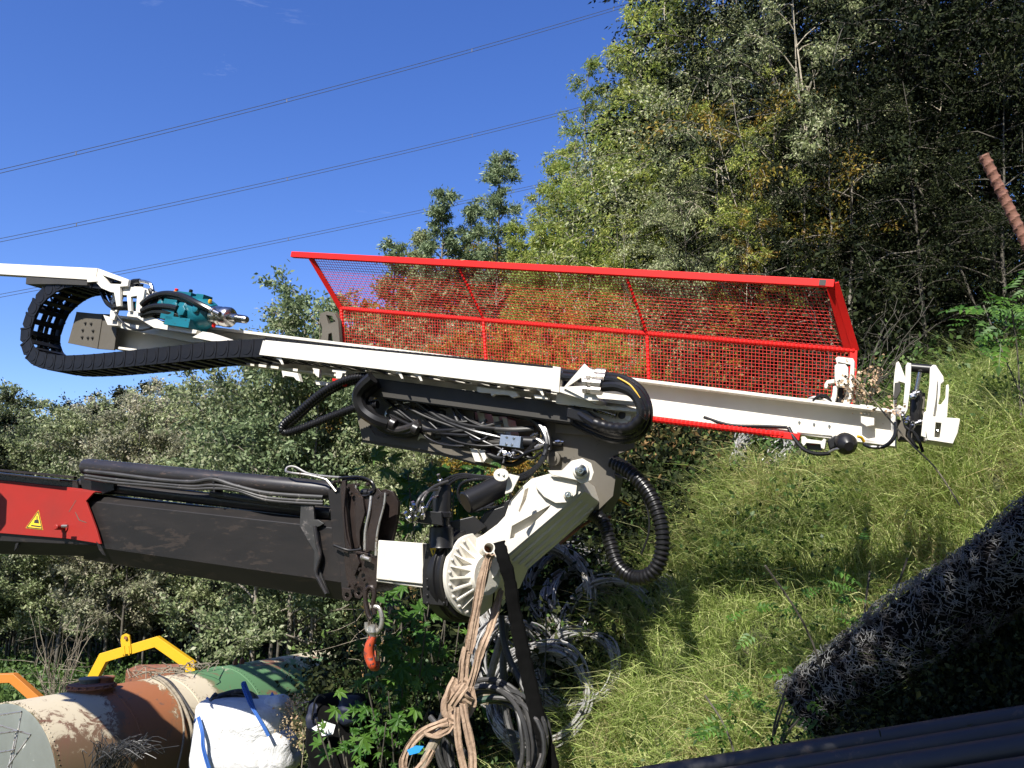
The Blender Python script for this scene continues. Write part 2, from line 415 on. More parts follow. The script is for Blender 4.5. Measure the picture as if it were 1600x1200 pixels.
    def build(s, name, mat, parent=None, bevel=0.0, ang=0.6, label=None, cat=None, group=None, kind=None, loc=None):
        if loc is None:
            org = wloc(parent) if parent else (sum(s.v, Vector()) / max(1, len(s.v)) if cat else Vector())
        else: org = Vector(loc)
        me = bpy.data.meshes.new(name)
        me.from_pydata([v - org for v in s.v], [], s.f)
        mats = mat if isinstance(mat, (list, tuple)) else [mat]
        for m_ in mats: me.materials.append(m_)
        if len(mats) > 1: me.polygons.foreach_set('material_index', s.mi)
        me.validate()
        import bmesh
        bm = bmesh.new(); bm.from_mesh(me); bmesh.ops.recalc_face_normals(bm, faces=bm.faces); bm.to_mesh(me); bm.free()
        me.polygons.foreach_set('use_smooth', [True] * len(me.polygons))
        me.set_sharp_from_angle(angle=ang)
        o = bpy.data.objects.new(name, me); COL.objects.link(o)
        if parent: o.parent = parent; o.location = org - wloc(parent)
        else: o.location = org
        if bevel:
            b = o.modifiers.new('bevel', 'BEVEL'); b.width = bevel; b.segments = 2; b.limit_method = 'ANGLE'; b.angle_limit = 0.7
            b.harden_normals = True
        return tag(o, label, cat, group, kind)
def place(src_mesh, name, parent, mat4, label=None):
    """another piece that shares mesh data; mat4 is its world matrix"""
    o = bpy.data.objects.new(name, src_mesh); COL.objects.link(o)
    o.parent = parent
    o.matrix_local = Matrix.Translation(-wloc(parent)) @ mat4
    if label: o['label'] = label
    return o
def mat_from(d, s, u, p):
    return Matrix(((d.x, s.x, u.x, p.x), (d.y, s.y, u.y, p.y), (d.z, s.z, u.z, p.z), (0, 0, 0, 1)))
def circ(cx, cy, rx, ry=None, n=20, a0=0, a1=2 * PI):
    ry = rx if ry is None else ry
    full = abs(a1 - a0 - 2 * PI) < 1e-6
    return [(cx + rx * math.cos(a0 + (a1 - a0) * k / (n if full else n - 1)), cy + ry * math.sin(a0 + (a1 - a0) * k / (n if full else n - 1))) for k in range(n)]

# ------------------------------------------------------------------ terrain
def sstep(a, b, x):
    t = np.clip((x - a) / (b - a), 0, 1); return t * t * (3 - 2 * t)
def terrain(x, y):
    x = np.asarray(x, float); y = np.asarray(y, float)
    flat = 0.8 - 0.6 * sstep(12, 26, y)
    xt = np.interp(y, [2, 5, 7, 9, 11, 15, 30, 60, 150], [3.2, 0.37, -1.46, -3.0, -3.7, -4.3, -5.5, -8, -20])
    d = np.maximum(0, x - xt)
    hill = 0.84 * np.minimum(d, 4.9) + 0.30 * np.maximum(0, np.minimum(d, 40) - 4.9)
    z = flat + hill * (1 - 0.0 * y)
    z = z + 0.12 * np.sin(x * 1.7 + y * 0.9) * sstep(0, 1, d) + 0.07 * np.sin(x * 3.1 - y * 2.3) * sstep(0, 1, d)
    track = 2.6 + 0.62 * np.clip(x - 0.9, 0, 6)
    blend = sstep(4.5, 5.9, y)
    leftdrop = sstep(-0.5, 1.2, x)
    blend = np.maximum(blend, (1 - leftdrop) * sstep(3.4, 5.2, y))
    z = track * (1 - blend) + z * blend
    far = sstep(45, 120, y)
    z = z * (1 - far) + (4 + 4 * np.sin(x * 0.02)) * far * 0.4
    return z
def tz(x, y): return float(terrain(x, y))
def build_terrain():
    xs = np.unique(np.concatenate([np.linspace(-400, -30, 25), np.linspace(-30, 30, 180), np.linspace(30, 400, 25), np.linspace(-2, 6, 90)]))
    ys = np.unique(np.concatenate([np.linspace(-60, 0, 20), np.linspace(0, 14, 140), np.linspace(14, 60, 90), np.linspace(60, 900, 40)]))
    X, Y = np.meshgrid(xs, ys)
    rng = np.random.default_rng(1)
    Z = terrain(X, Y) + rng.normal(0, 0.015, X.shape)
    V = np.stack([X, Y, Z], -1).reshape(-1, 3)
    nx, ny = len(xs), len(ys)
    i = (np.arange(ny - 1)[:, None] * nx + np.arange(nx - 1)[None, :]).ravel()
    Fc = np.stack([i, i + 1, i + 1 + nx, i + nx], -1)
    o = np_mesh('ground', V, Fc, M['ground'], True)
    tag(o, None, None, None, 'structure')
def np_mesh(name, V, Fc, mat, smooth_=False, parent=None, loc=None):
    me = bpy.data.meshes.new(name)
    k = Fc.shape[1]
    me.vertices.add(len(V)); me.vertices.foreach_set('co', np.ascontiguousarray(V, dtype=np.float32).ravel())
    me.loops.add(len(Fc) * k); me.loops.foreach_set('vertex_index', np.ascontiguousarray(Fc, dtype=np.int32).ravel())
    me.polygons.add(len(Fc)); me.polygons.foreach_set('loop_start', np.arange(0, len(Fc) * k, k, dtype=np.int32))
    me.polygons.foreach_set('loop_total', np.full(len(Fc), k, dtype=np.int32))
    if smooth_: me.polygons.foreach_set('use_smooth', np.ones(len(Fc), dtype=bool))
    me.update(calc_edges=True)
    me.materials.append(mat)
    o = bpy.data.objects.new(name, me); COL.objects.link(o)
    if parent: o.parent = parent
    if loc is not None: o.location = loc
    return o
build_terrain()

# ------------------------------------------------------------------ vegetation
def unit(a): return a / np.maximum(1e-9, np.linalg.norm(a, axis=-1, keepdims=True))
def leaf_quads(c, d, l, asp, rng, fold=0.15):
    N = len(c); d = unit(d)
    r = unit(rng.normal(size=(N, 3)) + np.array([0, 0, 0.6]))
    s = unit(np.cross(d, r)); n = np.cross(s, d)
    l = l[:, None]
    p0 = c; p2 = c + d * l
    m = c + d * l * 0.42 + n * l * fold * rng.uniform(-0.3, 1, (N, 1))
    w = l * asp * 0.5
    V = np.stack([p0, m + s * w, p2 - n * l * fold * 0.6, m - s * w], 1).reshape(-1, 3)
    i = np.arange(N)[:, None] * 4
    return V, np.concatenate([i, i + 1, i + 2, i + 3], 1)
def branch_tubes(brs, n=5):
    """brs: list of (points (k,3), r0, r1)"""
    VV, FF, o = [], [], 0
    for P, r0, r1 in brs:
        k = len(P); t = unit(np.gradient(P, axis=0))
        a = unit(np.cross(t, np.array([0.3, 0.9, 0.1]))); b = np.cross(t, a)
        r = np.linspace(r0, r1, k)[:, None, None]
        th = np.arange(n) * 2 * PI / n
        V = P[:, None, :] + (a[:, None, :] * np.cos(th)[None, :, None] + b[:, None, :] * np.sin(th)[None, :, None]) * r
        VV.append(V.reshape(-1, 3))
        i = (np.arange(k - 1)[:, None] * n + np.arange(n)[None, :]).ravel(); j = (np.arange(k - 1)[:, None] * n + ((np.arange(n) + 1) % n)[None, :]).ravel()
        FF.append(np.stack([i, j, j + n, i + n], 1) + o); o += k * n
    return np.concatenate(VV), np.concatenate(FF)
def tree_geo(seed, H=10, cb=0.3, R=2.2, prof='round', nl=26, nleaf=9000, leaf=0.15, asp=0.5, sig=0.32, droop=0.2, tr=0.09, rise=0.5, lean=0.05, stems=1, bare=0.0, tw=3.5, up=0.0):
    rng = np.random.default_rng(seed)
    brs, cl = [], []
    for st in range(stems):
        off = rng.normal(0, 0.25, 2) * (stems > 1)
        k = 9; t = np.linspace(0, 1, k)
        ld = rng.normal(0, lean, 2) * H
        trunk = np.stack([off[0] + ld[0] * t ** 1.5 + rng.normal(0, 0.008 * H, k) * t, off[1] + ld[1] * t ** 1.5 + rng.normal(0, 0.008 * H, k) * t, H * t * (1 - 0.08 * st)], 1)
        brs.append((trunk, tr * (1 - 0.25 * st), tr * 0.12))
        for i in range(nl // stems):
            u = cb + (1 - cb) * (i + rng.uniform(0, 1)) / (nl // stems)
            u = min(u, 0.985)
            v = (u - cb) / (1 - cb)
            if prof == 'round': w = math.sqrt(max(0.02, 1 - (2 * v - 0.85) ** 2 / 1.35))
            elif prof == 'column': w = 0.35 + 0.65 * (1 - v) ** 0.7 * min(1, v * 6 + 0.4)
            elif prof == 'cone': w = 0.12 + 0.9 * (1 - v)
            else: w = 0.45 + 0.55 * math.sin(PI * min(1, v * 0.9 + 0.15))
            L = R * w * rng.uniform(0.6, 1.15)
            az = i * 2.4 + rng.uniform(-0.5, 0.5)
            base = np.array([np.interp(u, t, trunk[:, j]) for j in range(3)])
            h = np.array([math.cos(az), math.sin(az), 0])
            m = 6; q = np.linspace(0, 1, m)
            P = base + h * (L * q)[:, None] + np.array([0, 0, 1]) * (L * rise * q * (1 - 0.35 * q) * rng.uniform(0.5, 1.3) - droop * L * q ** 2.2)[:, None] + rng.normal(0, 0.04 * L, (m, 3)) * q[:, None]
            brs.append((P, tr * 0.35 * (1 - 0.6 * v) + 0.006, 0.004))
            nb = max(3, int(L * tw))
            for b in range(nb):
                if rng.uniform() < bare: continue
                s0 = rng.uniform(0.25, 1.0); c0 = np.array([np.interp(s0, q, P[:, j]) for j in range(3)])
                d = unit(h * 0.7 + rng.normal(0, 0.6, 3) + np.array([0, 0, rise * 0.4 - droop * 0.3 + up]))
                l2 = L * rng.uniform(0.15, 0.38) + 0.12
                T = c0 + d * (l2 * np.linspace(0, 1, 4))[:, None] + np.array([0, 0, -1]) * (droop * l2 * np.linspace(0, 1, 4) ** 2)[:, None]
                if b % 2 == 0: brs.append((T, 0.008, 0.003))
                cl.append((T[1], d * l2)); cl.append((T[2], d * l2)); cl.append((T[3], d * l2 * 0.7))
    C = np.array([c for c, d in cl]); D = np.array([d for c, d in cl])
    wgt = rng.uniform(0.1, 1, len(C)) ** 1.5; wgt /= wgt.sum()
    idx = rng.choice(len(C), nleaf, p=wgt)
    c = C[idx] + D[idx] * rng.uniform(-0.4, 0.3, (nleaf, 1)) + rng.normal(0, sig, (nleaf, 3)) * rng.uniform(0.25, 1, (nleaf, 1)) * np.array([1, 1, 0.7])
    d = unit(D[idx]) * 0.7 + rng.normal(0, 0.6, (nleaf, 3)) + np.array([0, 0, -droop * 1.2])
    l = leaf * rng.uniform(0.55, 1.3, nleaf)
    LV, LF = leaf_quads(c, d, l, asp, rng)
    BV, BF = branch_tubes(brs)
    return (BV, BF), (LV, LF)
TREES = {}
NTH = 'first second third fourth fifth sixth seventh eighth ninth tenth eleventh twelfth thirteenth fourteenth fifteenth sixteenth'.split()
def make_tree(kind, name, x, y, scale, rot, label, cat, group=None, leafm='leaf_mid', bark='bark', zoff=-0.1, sz=1.0):
    z = tz(x, y) + zoff
    root = thing(name, (x, y, z), label, cat, group)
    key = kind[0]
    if key not in TREES:
        (BV, BF), (LV, LF) = tree_geo(**kind[1])
        TREES[key] = (BV, BF, LV, LF, {})
    BV, BF, LV, LF, cache = TREES[key]
    for part, V, Fc, mt in (('trunk', BV, BF, bark), ('crown', LV, LF, leafm)):
        ck = (part, mt)
        if ck not in cache:
            o = np_mesh(part, V, Fc, M[mt], part == 'trunk'); cache[ck] = o.data
        else:
            o = bpy.data.objects.new(part, cache[ck]); COL.objects.link(o)
        o.parent = root
    root.rotation_euler = (0, 0, rot); root.scale = (scale, scale, scale * sz)
    return root
K_round = [('r%d' % i, dict(seed=10 + i, H=9.6, cb=0.13, R=2.35, prof='round', nl=46, nleaf=30000, leaf=0.115, asp=0.5, sig=0.17, droop=0.12, tr=0.075, rise=0.8, stems=2, tw=4.5, up=0.3)) for i in range(4)]
K_thin = [('t%d' % i, dict(seed=30 + i, H=10, cb=0.34, R=1.8, prof='round', nl=26, nleaf=12000, leaf=0.14, asp=0.5, sig=0.20, droop=0.1, tr=0.06, rise=0.8, stems=3, tw=4)) for i in range(3)]
K_conif = [('c%d' % i, dict(seed=50 + i, H=9, cb=0.05, R=1.15, prof='cone', nl=80, nleaf=26000, leaf=0.11, asp=0.26, sig=0.09, droop=0.25, tr=0.08, rise=0.9, stems=1, lean=0.012, tw=6, up=0.3)) for i in range(2)]
K_airy = [('a%d' % i, dict(seed=60 + i, H=9.5, cb=0.08, R=1.75, prof='airy', nl=64, nleaf=30000, leaf=0.10, asp=0.26, sig=0.10, droop=0.45, tr=0.05, rise=1.25, stems=4, lean=0.06, bare=0.1, tw=5, up=0.15)) for i in range(3)]
K_dark = [('d%d' % i, dict(seed=70 + i, H=9, cb=0.06, R=2.6, prof='airy', nl=54, nleaf=34000, leaf=0.078, asp=0.42, sig=0.14, droop=0.30, tr=0.07, rise=0.7, stems=2, lean=0.08, bare=0.05, tw=4.5)) for i in range(3)]
K_feather = [('f%d' % i, dict(seed=80 + i, H=9.5, cb=0.05, R=1.55, prof='cone', nl=90, nleaf=36000, leaf=0.095, asp=0.26, sig=0.11, droop=0.35, tr=0.055, rise=1.1, stems=2, lean=0.02, tw=5, up=0.25)) for i in range(2)]
def put(kind, px, Y, top_py, **kw):
    """stand a tree at the picture column px, Y metres away, tall enough to reach the row top_py"""
    x = (px - 800) / F * Y
    z = tz(x, Y); H = at(px, top_py, Y).z - z
    s = H / kind[1]['H']
    return make_tree(kind, kw.pop('name', 'tree'), x, Y, s, random.uniform(0, 6.28), **kw)
# far wood on the flat ground at the left: three rows
lab_back = 'tall tree in the back rows of the wood, seen above the crane boom'
tops = [(-90, 575, 'leaf_dark'), (-20, 592, 'leaf_mid'), (50, 668, 'leaf_mid'), (95, 640, 'leaf_mid'), (150, 598, 'leaf_mid'), (205, 612, 'leaf_grey'), (240, 592, 'leaf_grey'), (290, 606, 'leaf_mid'), (345, 580, 'leaf_mid'), (395, 612, 'leaf_grey'), (440, 600, 'leaf_mid'), (500, 590, 'leaf_grey'), (560, 560, 'leaf_mid'), (620, 560, 'leaf_mid')]
for i, (px, tp, lm) in enumerate(tops):
    l = {0: 'dark tree at the far left edge of the wood', 1: 'dark green tree at the left edge of the picture above the red boom cover', 4: 'pale green round-topped tree under the plastic cable chain', 8: 'tallest pale green tree top just left of the white chain trough'}.get(i)
    put(K_round[i % 4], px, 25.5 + (i * 7 % 5) * 0.5, tp + 12, label=l or 'bushy tree in the front row of the wood, %s from the left' % NTH[i], cat='tree', group=None if l else 'front row of the wood', name='broadleaf_tree', leafm=lm, bark='bark_dark')
for row, Y0 in enumerate((28.5, 31.5, 35)):
    for k in range(13):
        px = -80 + k * 58 + row * 19
        tp = np.interp(px, [t[0] for t in tops], [t[1] for t in tops]) + random.uniform(0, 26)
        put((K_thin[(k + row) % 3] if row < 2 else K_round[k % 4]), px, Y0 + random.uniform(-0.8, 0.8), float(tp), label=lab_back, cat='tree', group='back rows of the wood', name='broadleaf_tree', leafm=['leaf_mid', 'leaf_grey', 'leaf_dark'][(k * 2 + row) % 3], bark='bark_dark' if k % 3 else 'bark')
# hillside in the middle
put(K_round[2], 478, 17.5, 440, label='loose grey-green tree standing left of the red guard against the sky', cat='tree', name='broadleaf_tree', leafm='leaf_blue', sz=1.0)
put(K_round[1], 560, 19.0, 520, label='low green tree behind the left end of the red guard', cat='tree', name='broadleaf_tree', leafm='leaf_mid')
put(K_conif[0], 600, 22, 372, label='short feathery tree, leftmost above the red guard', cat='tree', name='narrow_tree', leafm='leaf_blue')
put(K_conif[1], 650, 22, 352, label='narrow feathery tree second from the left above the red guard', cat='tree', name='narrow_tree', leafm='leaf_mid')
put(K_conif[0], 693, 21, 302, label='grey-green column-shaped tree third from the left above the red guard', cat='tree', name='narrow_tree', leafm='leaf_blue')
put(K_conif[1], 728, 21.5, 322, label='slim tree between the two tall column-shaped trees', cat='tree', name='narrow_tree', leafm='leaf_blue')
put(K_conif[0], 768, 20, 240, label='tallest column-shaped tree, its pointed top high against the sky', cat='tree', name='narrow_tree', leafm='leaf_blue')
put(K_conif[1], 820, 19, 345, label='bright green spreading tree just right of the pointed tree', cat='tree', name='broadleaf_tree', leafm='leaf_airy')
put(K_feather[0], 885, 19.5, 205, label='pointed light green tree at the sky edge above the guard middle', cat='tree', name='broadleaf_tree', leafm='leaf_airy')
put(K_feather[1], 945, 18.5, 95, label='pointed light green tree below the sky edge, taller than the one left of it', cat='tree', name='broadleaf_tree', leafm='leaf_airy')
put(K_round[1], 508, 18.5, 468, label='bushy tree touching the left end of the guard', cat='tree', name='broadleaf_tree', leafm='leaf_blue')
put(K_round[3], 448, 18.2, 500, label='bushy tree right above the cable chain where it meets the white trough', cat='tree', name='broadleaf_tree', leafm='leaf_mid')
put(K_feather[0], 1000, 17.5, 0, label='tall feathery light green tree reaching the top edge beside the sky', cat='tree', name='broadleaf_tree', leafm='leaf_airy', bark='bark_pale')
put(K_feather[1], 1075, 14.5, -60, label='tall feathery light green tree with pale stems, second from the sky at the top edge', cat='tree', name='broadleaf_tree', leafm='leaf_airy', bark='bark_pale')
put(K_feather[0], 1030, 13.2, 250, label='feathery young tree standing over the middle of the guard top rail', cat='tree', name='broadleaf_tree', leafm='leaf_airy', bark='bark_pale')
put(K_feather[1], 850, 18.0, 290, label='small feathery tree at the sky edge left of the taller pointed ones', cat='tree', name='broadleaf_tree', leafm='leaf_airy')
put(K_airy[2], 905, 18, 225, label='light green tree left of the tallest ash, its top against the sky', cat='tree', name='broadleaf_tree', leafm='leaf_airy')
put(K_airy[0], 985, 17, 110, label='tall light green tree with thin upright stems beside the sky edge', cat='tree', name='broadleaf_tree', leafm='leaf_airy', bark='bark_pale')
put(K_airy[1], 1062, 16, 0, label='tallest light tree with a pale bare stem rising from the red guard', cat='tree', name='broadleaf_tree', leafm='leaf_airy', bark='bark_pale')
put(K_airy[2], 1090, 15, 40, label='leafy tree between the pale stem and the dark hillside trees', cat='tree', name='broadleaf_tree', leafm='leaf_airy', bark='bark_pale')
_gt = ((585, 24, 480), (625, 25, 430), (690, 24.5, 395), (745, 25, 380), (800, 24, 400), (850, 23, 390), (905, 22, 360), (975, 21.5, 330), (1030, 21, 230), (1090, 20, 150), (660, 15.5, 520), (760, 14.5, 500), (840, 13.5, 470))
for _i, (_px, _Y, _t) in enumerate(_gt):
    put(K_round[_i % 4], _px, _Y, _t, label='leafy tree seen through or over the red guard, %s of them from the left' % NTH[sorted(_gt).index((_px, _Y, _t))], cat='tree', group='trees filling in behind the guard', name='broadleaf_tree', leafm=['leaf_autumn', 'leaf_airy', 'leaf_mid', 'leaf_autumn'][_i % 4] if _t > 300 else 'leaf_airy')
put(K_airy[0], 760, 24, 430, label='green tree low behind the middle of the red guard', cat='tree', name='broadleaf_tree', leafm='leaf_airy')
put(K_airy[2], 1130, 17.5, -90, label='greyish tree at the top edge left of the dark wood', cat='tree', name='broadleaf_tree', leafm='leaf_mid')
put(K_airy[1], 900, 13.5, 372, label='yellow-green young tree behind the top rail of the guard', cat='tree', name='broadleaf_tree', leafm='leaf_airy', bark='bark_pale')
put(K_airy[0], 1010, 13.0, 330, label='yellow-green young tree right of the guard middle', cat='tree', name='broadleaf_tree', leafm='leaf_airy')
darks = [(1170, 14, -60), (1235, 13, -120), (1300, 12.5, -160), (1375, 12, -200), (1450, 12.3, -220), (1530, 11.5, -240), (1610, 11.5, -240), (1260, 16, -220), (1400, 15.5, -260), (1560, 15, -260), (1680, 12, -200), (1210, 11, 180), (1330, 10.4, 140), (1470, 10.0, 120), (1580, 9.6, 90), (1110, 12, 260)]
for i, (px, Y, tp) in enumerate(darks):
    put(K_dark[i % 3], px, Y, tp, label='dark evergreen on the shaded right slope, %s of them counted from the left' % NTH[sorted(darks).index((px, Y, tp))], cat='tree', group='dark trees on the right slope', name='evergreen_tree', leafm='leaf_mid' if i in (0, 15) else 'leaf_dark', bark='bark_dark' if i % 4 else 'bark')  # most take near-black leaves that put the slope's shade in their colour
put(('au', dict(seed=99, H=9, cb=0.45, R=1.9, prof='airy', nl=14, nleaf=3800, leaf=0.10, asp=0.45, sig=0.22, droop=0.2, tr=0.05, rise=0.35, stems=2, lean=0.05)), 1280, 10.6, 90, label='sparse tree with yellowing leaves in front of the dark wood', cat='tree', name='autumn_tree', leafm='leaf_autumn', bark='bark')

for i, (px, Y, tp, lm) in enumerate(((1150, 12.0, 40, 'leaf_mid'), (1225, 11.2, 150, 'leaf_airy'), (1320, 11.4, -60, 'leaf_mid'), (1180, 10.6, 330, 'leaf_autumn'), (1420, 10.8, 40, 'leaf_dark'))):
    put(K_airy[i % 3], px, Y, tp, label=['thin light tree at the left edge of the dark wood', 'yellow-green thin tree above the right half of the guard', 'tall thin light tree in front of the dark wood reaching the top edge', 'low yellowing sapling right above the guard top rail', 'thin dark tree above the right end of the guard'][i], cat='tree', name='broadleaf_tree', leafm=lm, bark='bark_pale')
# off to the right behind the viewer: the tree whose shade lies on the lower right of the bank
K_shade = ('s0', dict(seed=90, H=5.7, cb=0.66, R=2.5, prof='round', nl=46, nleaf=52000, leaf=0.12, asp=0.6, sig=0.30, droop=0.15, tr=0.12, rise=0.25, stems=1, lean=0.01))
make_tree(K_shade, 'broadleaf_tree', 1.4, -0.8, 1.0, 0.4, 'tree close behind the viewer that shades the steel pipes', 'tree')
for i, (x, y, s_) in enumerate(((-13, -9, 1.0), (-9, -10, 1.1), (-5, -11, 1.05), (-1, -10, 1.1), (2.5, -9, 1.3), (5, -7, 1.4), (7.5, -5, 1.5), (9.5, -2.5, 1.4), (-14, -5, 1.0), (11, 1.0, 1.0), (-15, -1, 1.1), (-17, 3, 1.2))):  # unseen trees added round the viewer to cut the sky fill
    make_tree(K_round[i % 4], 'broadleaf_tree', x, y, s_, i * 1.3, 'unseen bushy tree behind the viewer, added to block sky light', 'tree', 'unseen trees added to block sky light')

# ------------------------------------------------------------------ undergrowth and grass (stuff)
def visible_scatter(rng, n, xr, yr, cond=None):
    x = rng.uniform(*xr, n); y = rng.uniform(*yr, n)
    px = 800 + x / y * F
    ok = (px > -80) & (px < 1700)
    if cond is not None: ok &= cond(x, y, px)
    return x[ok], y[ok]
def ground_py(x, y):
    z = terrain(x, y) - CAMZ
    return 600 - F * (z * _cp - y * _sp) / (y * _cp + z * _sp)
def in_grass(x, y, px):
    lim = np.interp(px, [820, 870, 930, 1000, 1150, 1350, 1480, 1600, 1700], [1260, 1190, 1000, 875, 745, 685, 625, 560, 520])
    return ground_py(x, y) > lim + 22 * np.sin(x * 5) + 10 * np.sin(y * 7)
def undergrowth(name, seed, n, xr, yr, cond, mat, leaf, hmax, label, clump=0.35, asp=0.5):
    rng = np.random.default_rng(seed)
    x, y = visible_scatter(rng, n, xr, yr, cond)
    k = len(x); per = 16
    hh = hmax * (0.35 + 0.65 * (0.5 + 0.5 * np.sin(x * 1.9 + np.cos(y * 1.3) * 2))) * rng.uniform(0.4, 1, k)
    c = np.stack([x, y, terrain(x, y)], 1)
    c = np.repeat(c, per, 0); hh = np.repeat(hh, per)
    c = c + rng.normal(0, clump, (k * per, 3)) * np.array([1, 1, 0.35]); c[:, 2] += hh * rng.uniform(0.1, 1, k * per)
    d = rng.normal(0, 1, (k * per, 3)) + np.array([0, -0.2, 0.3])
    V, Fc = leaf_quads(c, d, leaf * rng.uniform(0.6, 1.3, k * per), asp, rng)
    o = np_mesh(name, V, Fc, mat)
    return tag(o, label, name.replace('_', ' '), None, 'stuff')
undergrowth('undergrowth', 1, 6500, (-22, 0), (14, 30), lambda x, y, px: (px < 640), M['leaf_floor'], 0.13, 0.9, 'low green undergrowth between the tank and the wood')
undergrowth('hillside_undergrowth', 2, 9000, (-5, 14), (9.5, 24), lambda x, y, px: (px > 640) & (px < 1500), M['leaf_brown'], 0.09, 0.8, 'brown and green brambles on the slope behind the red guard')
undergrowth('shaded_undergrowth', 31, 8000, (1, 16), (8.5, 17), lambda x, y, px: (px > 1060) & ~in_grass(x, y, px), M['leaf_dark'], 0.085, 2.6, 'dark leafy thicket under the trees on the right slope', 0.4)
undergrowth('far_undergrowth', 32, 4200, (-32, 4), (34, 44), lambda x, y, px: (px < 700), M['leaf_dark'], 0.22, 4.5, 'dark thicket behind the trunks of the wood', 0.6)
undergrowth('bank_undergrowth', 33, 7000, (-4, 2), (7.6, 14), lambda x, y, px: (px > 535) & ~in_grass(x, y, px), M['leaf_dark'], 0.085, 0.7, 'dark green undergrowth at the foot of the bank behind the crane head', 0.3)  # dark leaf colour stands in for the shade under the arm
undergrowth('ivy', 3, 15000, (-3, 12), (6.0, 13), lambda x, y, px: (px > 560) & ~in_grass(x, y, px), M['leaf_floor'], 0.055, 0.35, 'small-leaved dark green brambles on the bank below the mast', 0.2)

def grass(name, seed, n, cond, mat, L, W, label, xr=(-2, 6.5), yr=(4.6, 10.5), flop=0.45, clumpy=0.05):
    rng = np.random.default_rng(seed)
    per = 30; nc = n // per
    x, y = visible_scatter(rng, nc, xr, yr, cond)
    k = len(x); N = k * per
    big = rng.uniform(0.5, 1.45, k) * (1 + 0.35 * np.sin(x * 2.3 + 1) * np.sin(y * 2.9))
    caz = rng.uniform(0, 6.28, k)
    rep = lambda a: np.repeat(a, per)
    x = rep(x) + rng.normal(0, clumpy, N) * rep(big); y = rep(y) + rng.normal(0, clumpy, N) * rep(big)
    z = terrain(x, y)
    l = L * rep(big) * rng.uniform(0.35, 1.2, N); w = W * rng.uniform(0.5, 1.3, N)
    az = rng.uniform(0, 6.28, N); out = np.stack([np.cos(az), np.sin(az), np.zeros(N)], 1) * rng.uniform(0.1, 0.75, (N, 1))
    lean = np.stack([np.cos(rep(caz)), np.sin(rep(caz)), np.zeros(N)], 1) * 0.35 + np.array([-0.75, -0.5, 0]) * flop
    out = out + lean * rng.uniform(0.2, 1.2, (N, 1))
    p = np.stack([x, y, z - 0.02], 1)
    side = unit(np.cross(out + 1e-3, np.array([0, 0, 1.0])) + rng.normal(0, 0.4, (N, 3)))
    V = []
    droop = rng.uniform(0.35, 0.95, N)
    for t in (0, 0.3, 0.62, 1.0):
        q = p + np.array([0, 0, 1.0]) * (l * (0.98 * t - droop * t * t))[:, None] + out * (l * (0.3 * t + 0.62 * t * t))[:, None]
        ww = (w * (1 - t ** 2 * 0.98) * 0.5)[:, None]
        V += [q - side * ww, q + side * ww]
    V = np.stack(V, 1).reshape(-1, 3)
    i = np.arange(N)[:, None] * 8
    Fc = np.concatenate([np.concatenate([i + 2 * j, i + 2 * j + 1, i + 2 * j + 3, i + 2 * j + 2], 1) for j in range(3)], 0)
    o = np_mesh(name, V, Fc, mat)
    return tag(o, label, 'grass', None, 'stuff')
gc = lambda x, y, px: in_grass(x, y, px) | ((y < 5.6) & (px > 900))
grass('long_grass', 4, 260000, gc, M['grass'], 0.50, 0.0085, 'long green grass flopping down the bank')
grass('dry_grass', 5, 80000, lambda x, y, px: gc(x, y, px) & (np.sin(x * 2.1 + y) + np.sin(y * 2.7 - x) > -0.1), M['grass_dry'], 0.46, 0.006, 'straw-coloured dry grass among the green on the bank')
undergrowth('bank_weeds', 41, 2600, (-2, 6.5), (5.4, 10), lambda x, y, px: in_grass(x, y, px) & (np.sin(x * 3.3) + np.sin(y * 4.1 + x) > 0.3), M['leaf_floor'], 0.05, 0.38, 'small broad-leaved weeds growing among the bank grass', 0.16, 0.7)
undergrowth('near_undergrowth', 42, 4200, (0.8, 3.8), (3.9, 5.3), lambda x, y, px: px > 1150, M['leaf_dark'], 0.035, 0.26, 'dark weeds in deep shade between the netting roll and the steel pipes', 0.15, 0.6)
grass('tall_grass', 43, 34000, lambda x, y, px: (px > 1440) & in_grass(x, y, px) & (y < 7.6), M['grass'], 0.78, 0.010, 'tall arching grass at the right edge round the drill clamp', flop=0.6)
undergrowth('slope_bushes', 44, 1500, (2.5, 6.5), (6.3, 9.5), lambda x, y, px: (px > 1380) & ~in_grass(x, y, px), M['leaf_floor'], 0.07, 0.8, 'dark leafy bushes crowding the slope behind the drill clamp', 0.25, 0.5)
grass('low_grass', 6, 26000, lambda x, y, px: (px < 900), M['grass'], 0.30, 0.012, 'rough grass on the ground round the tank and bags', xr=(-8, 1), yr=(6, 14), flop=0.1)

# ================================================================== DRILL RIG
rig = thing('drill_rig', MP(900, 700, 0), 'white drilling mast with red mesh guard and knuckle arm, held by the crane', 'drill rig')
nM = MP.n
def lin(x, x0, y0, k): return y0 + k * (x - x0)
Tm = lambda x: lin(x, 180, 492, 0.1213)
Bm = lambda x: lin(x, 180, 545, 0.1245)
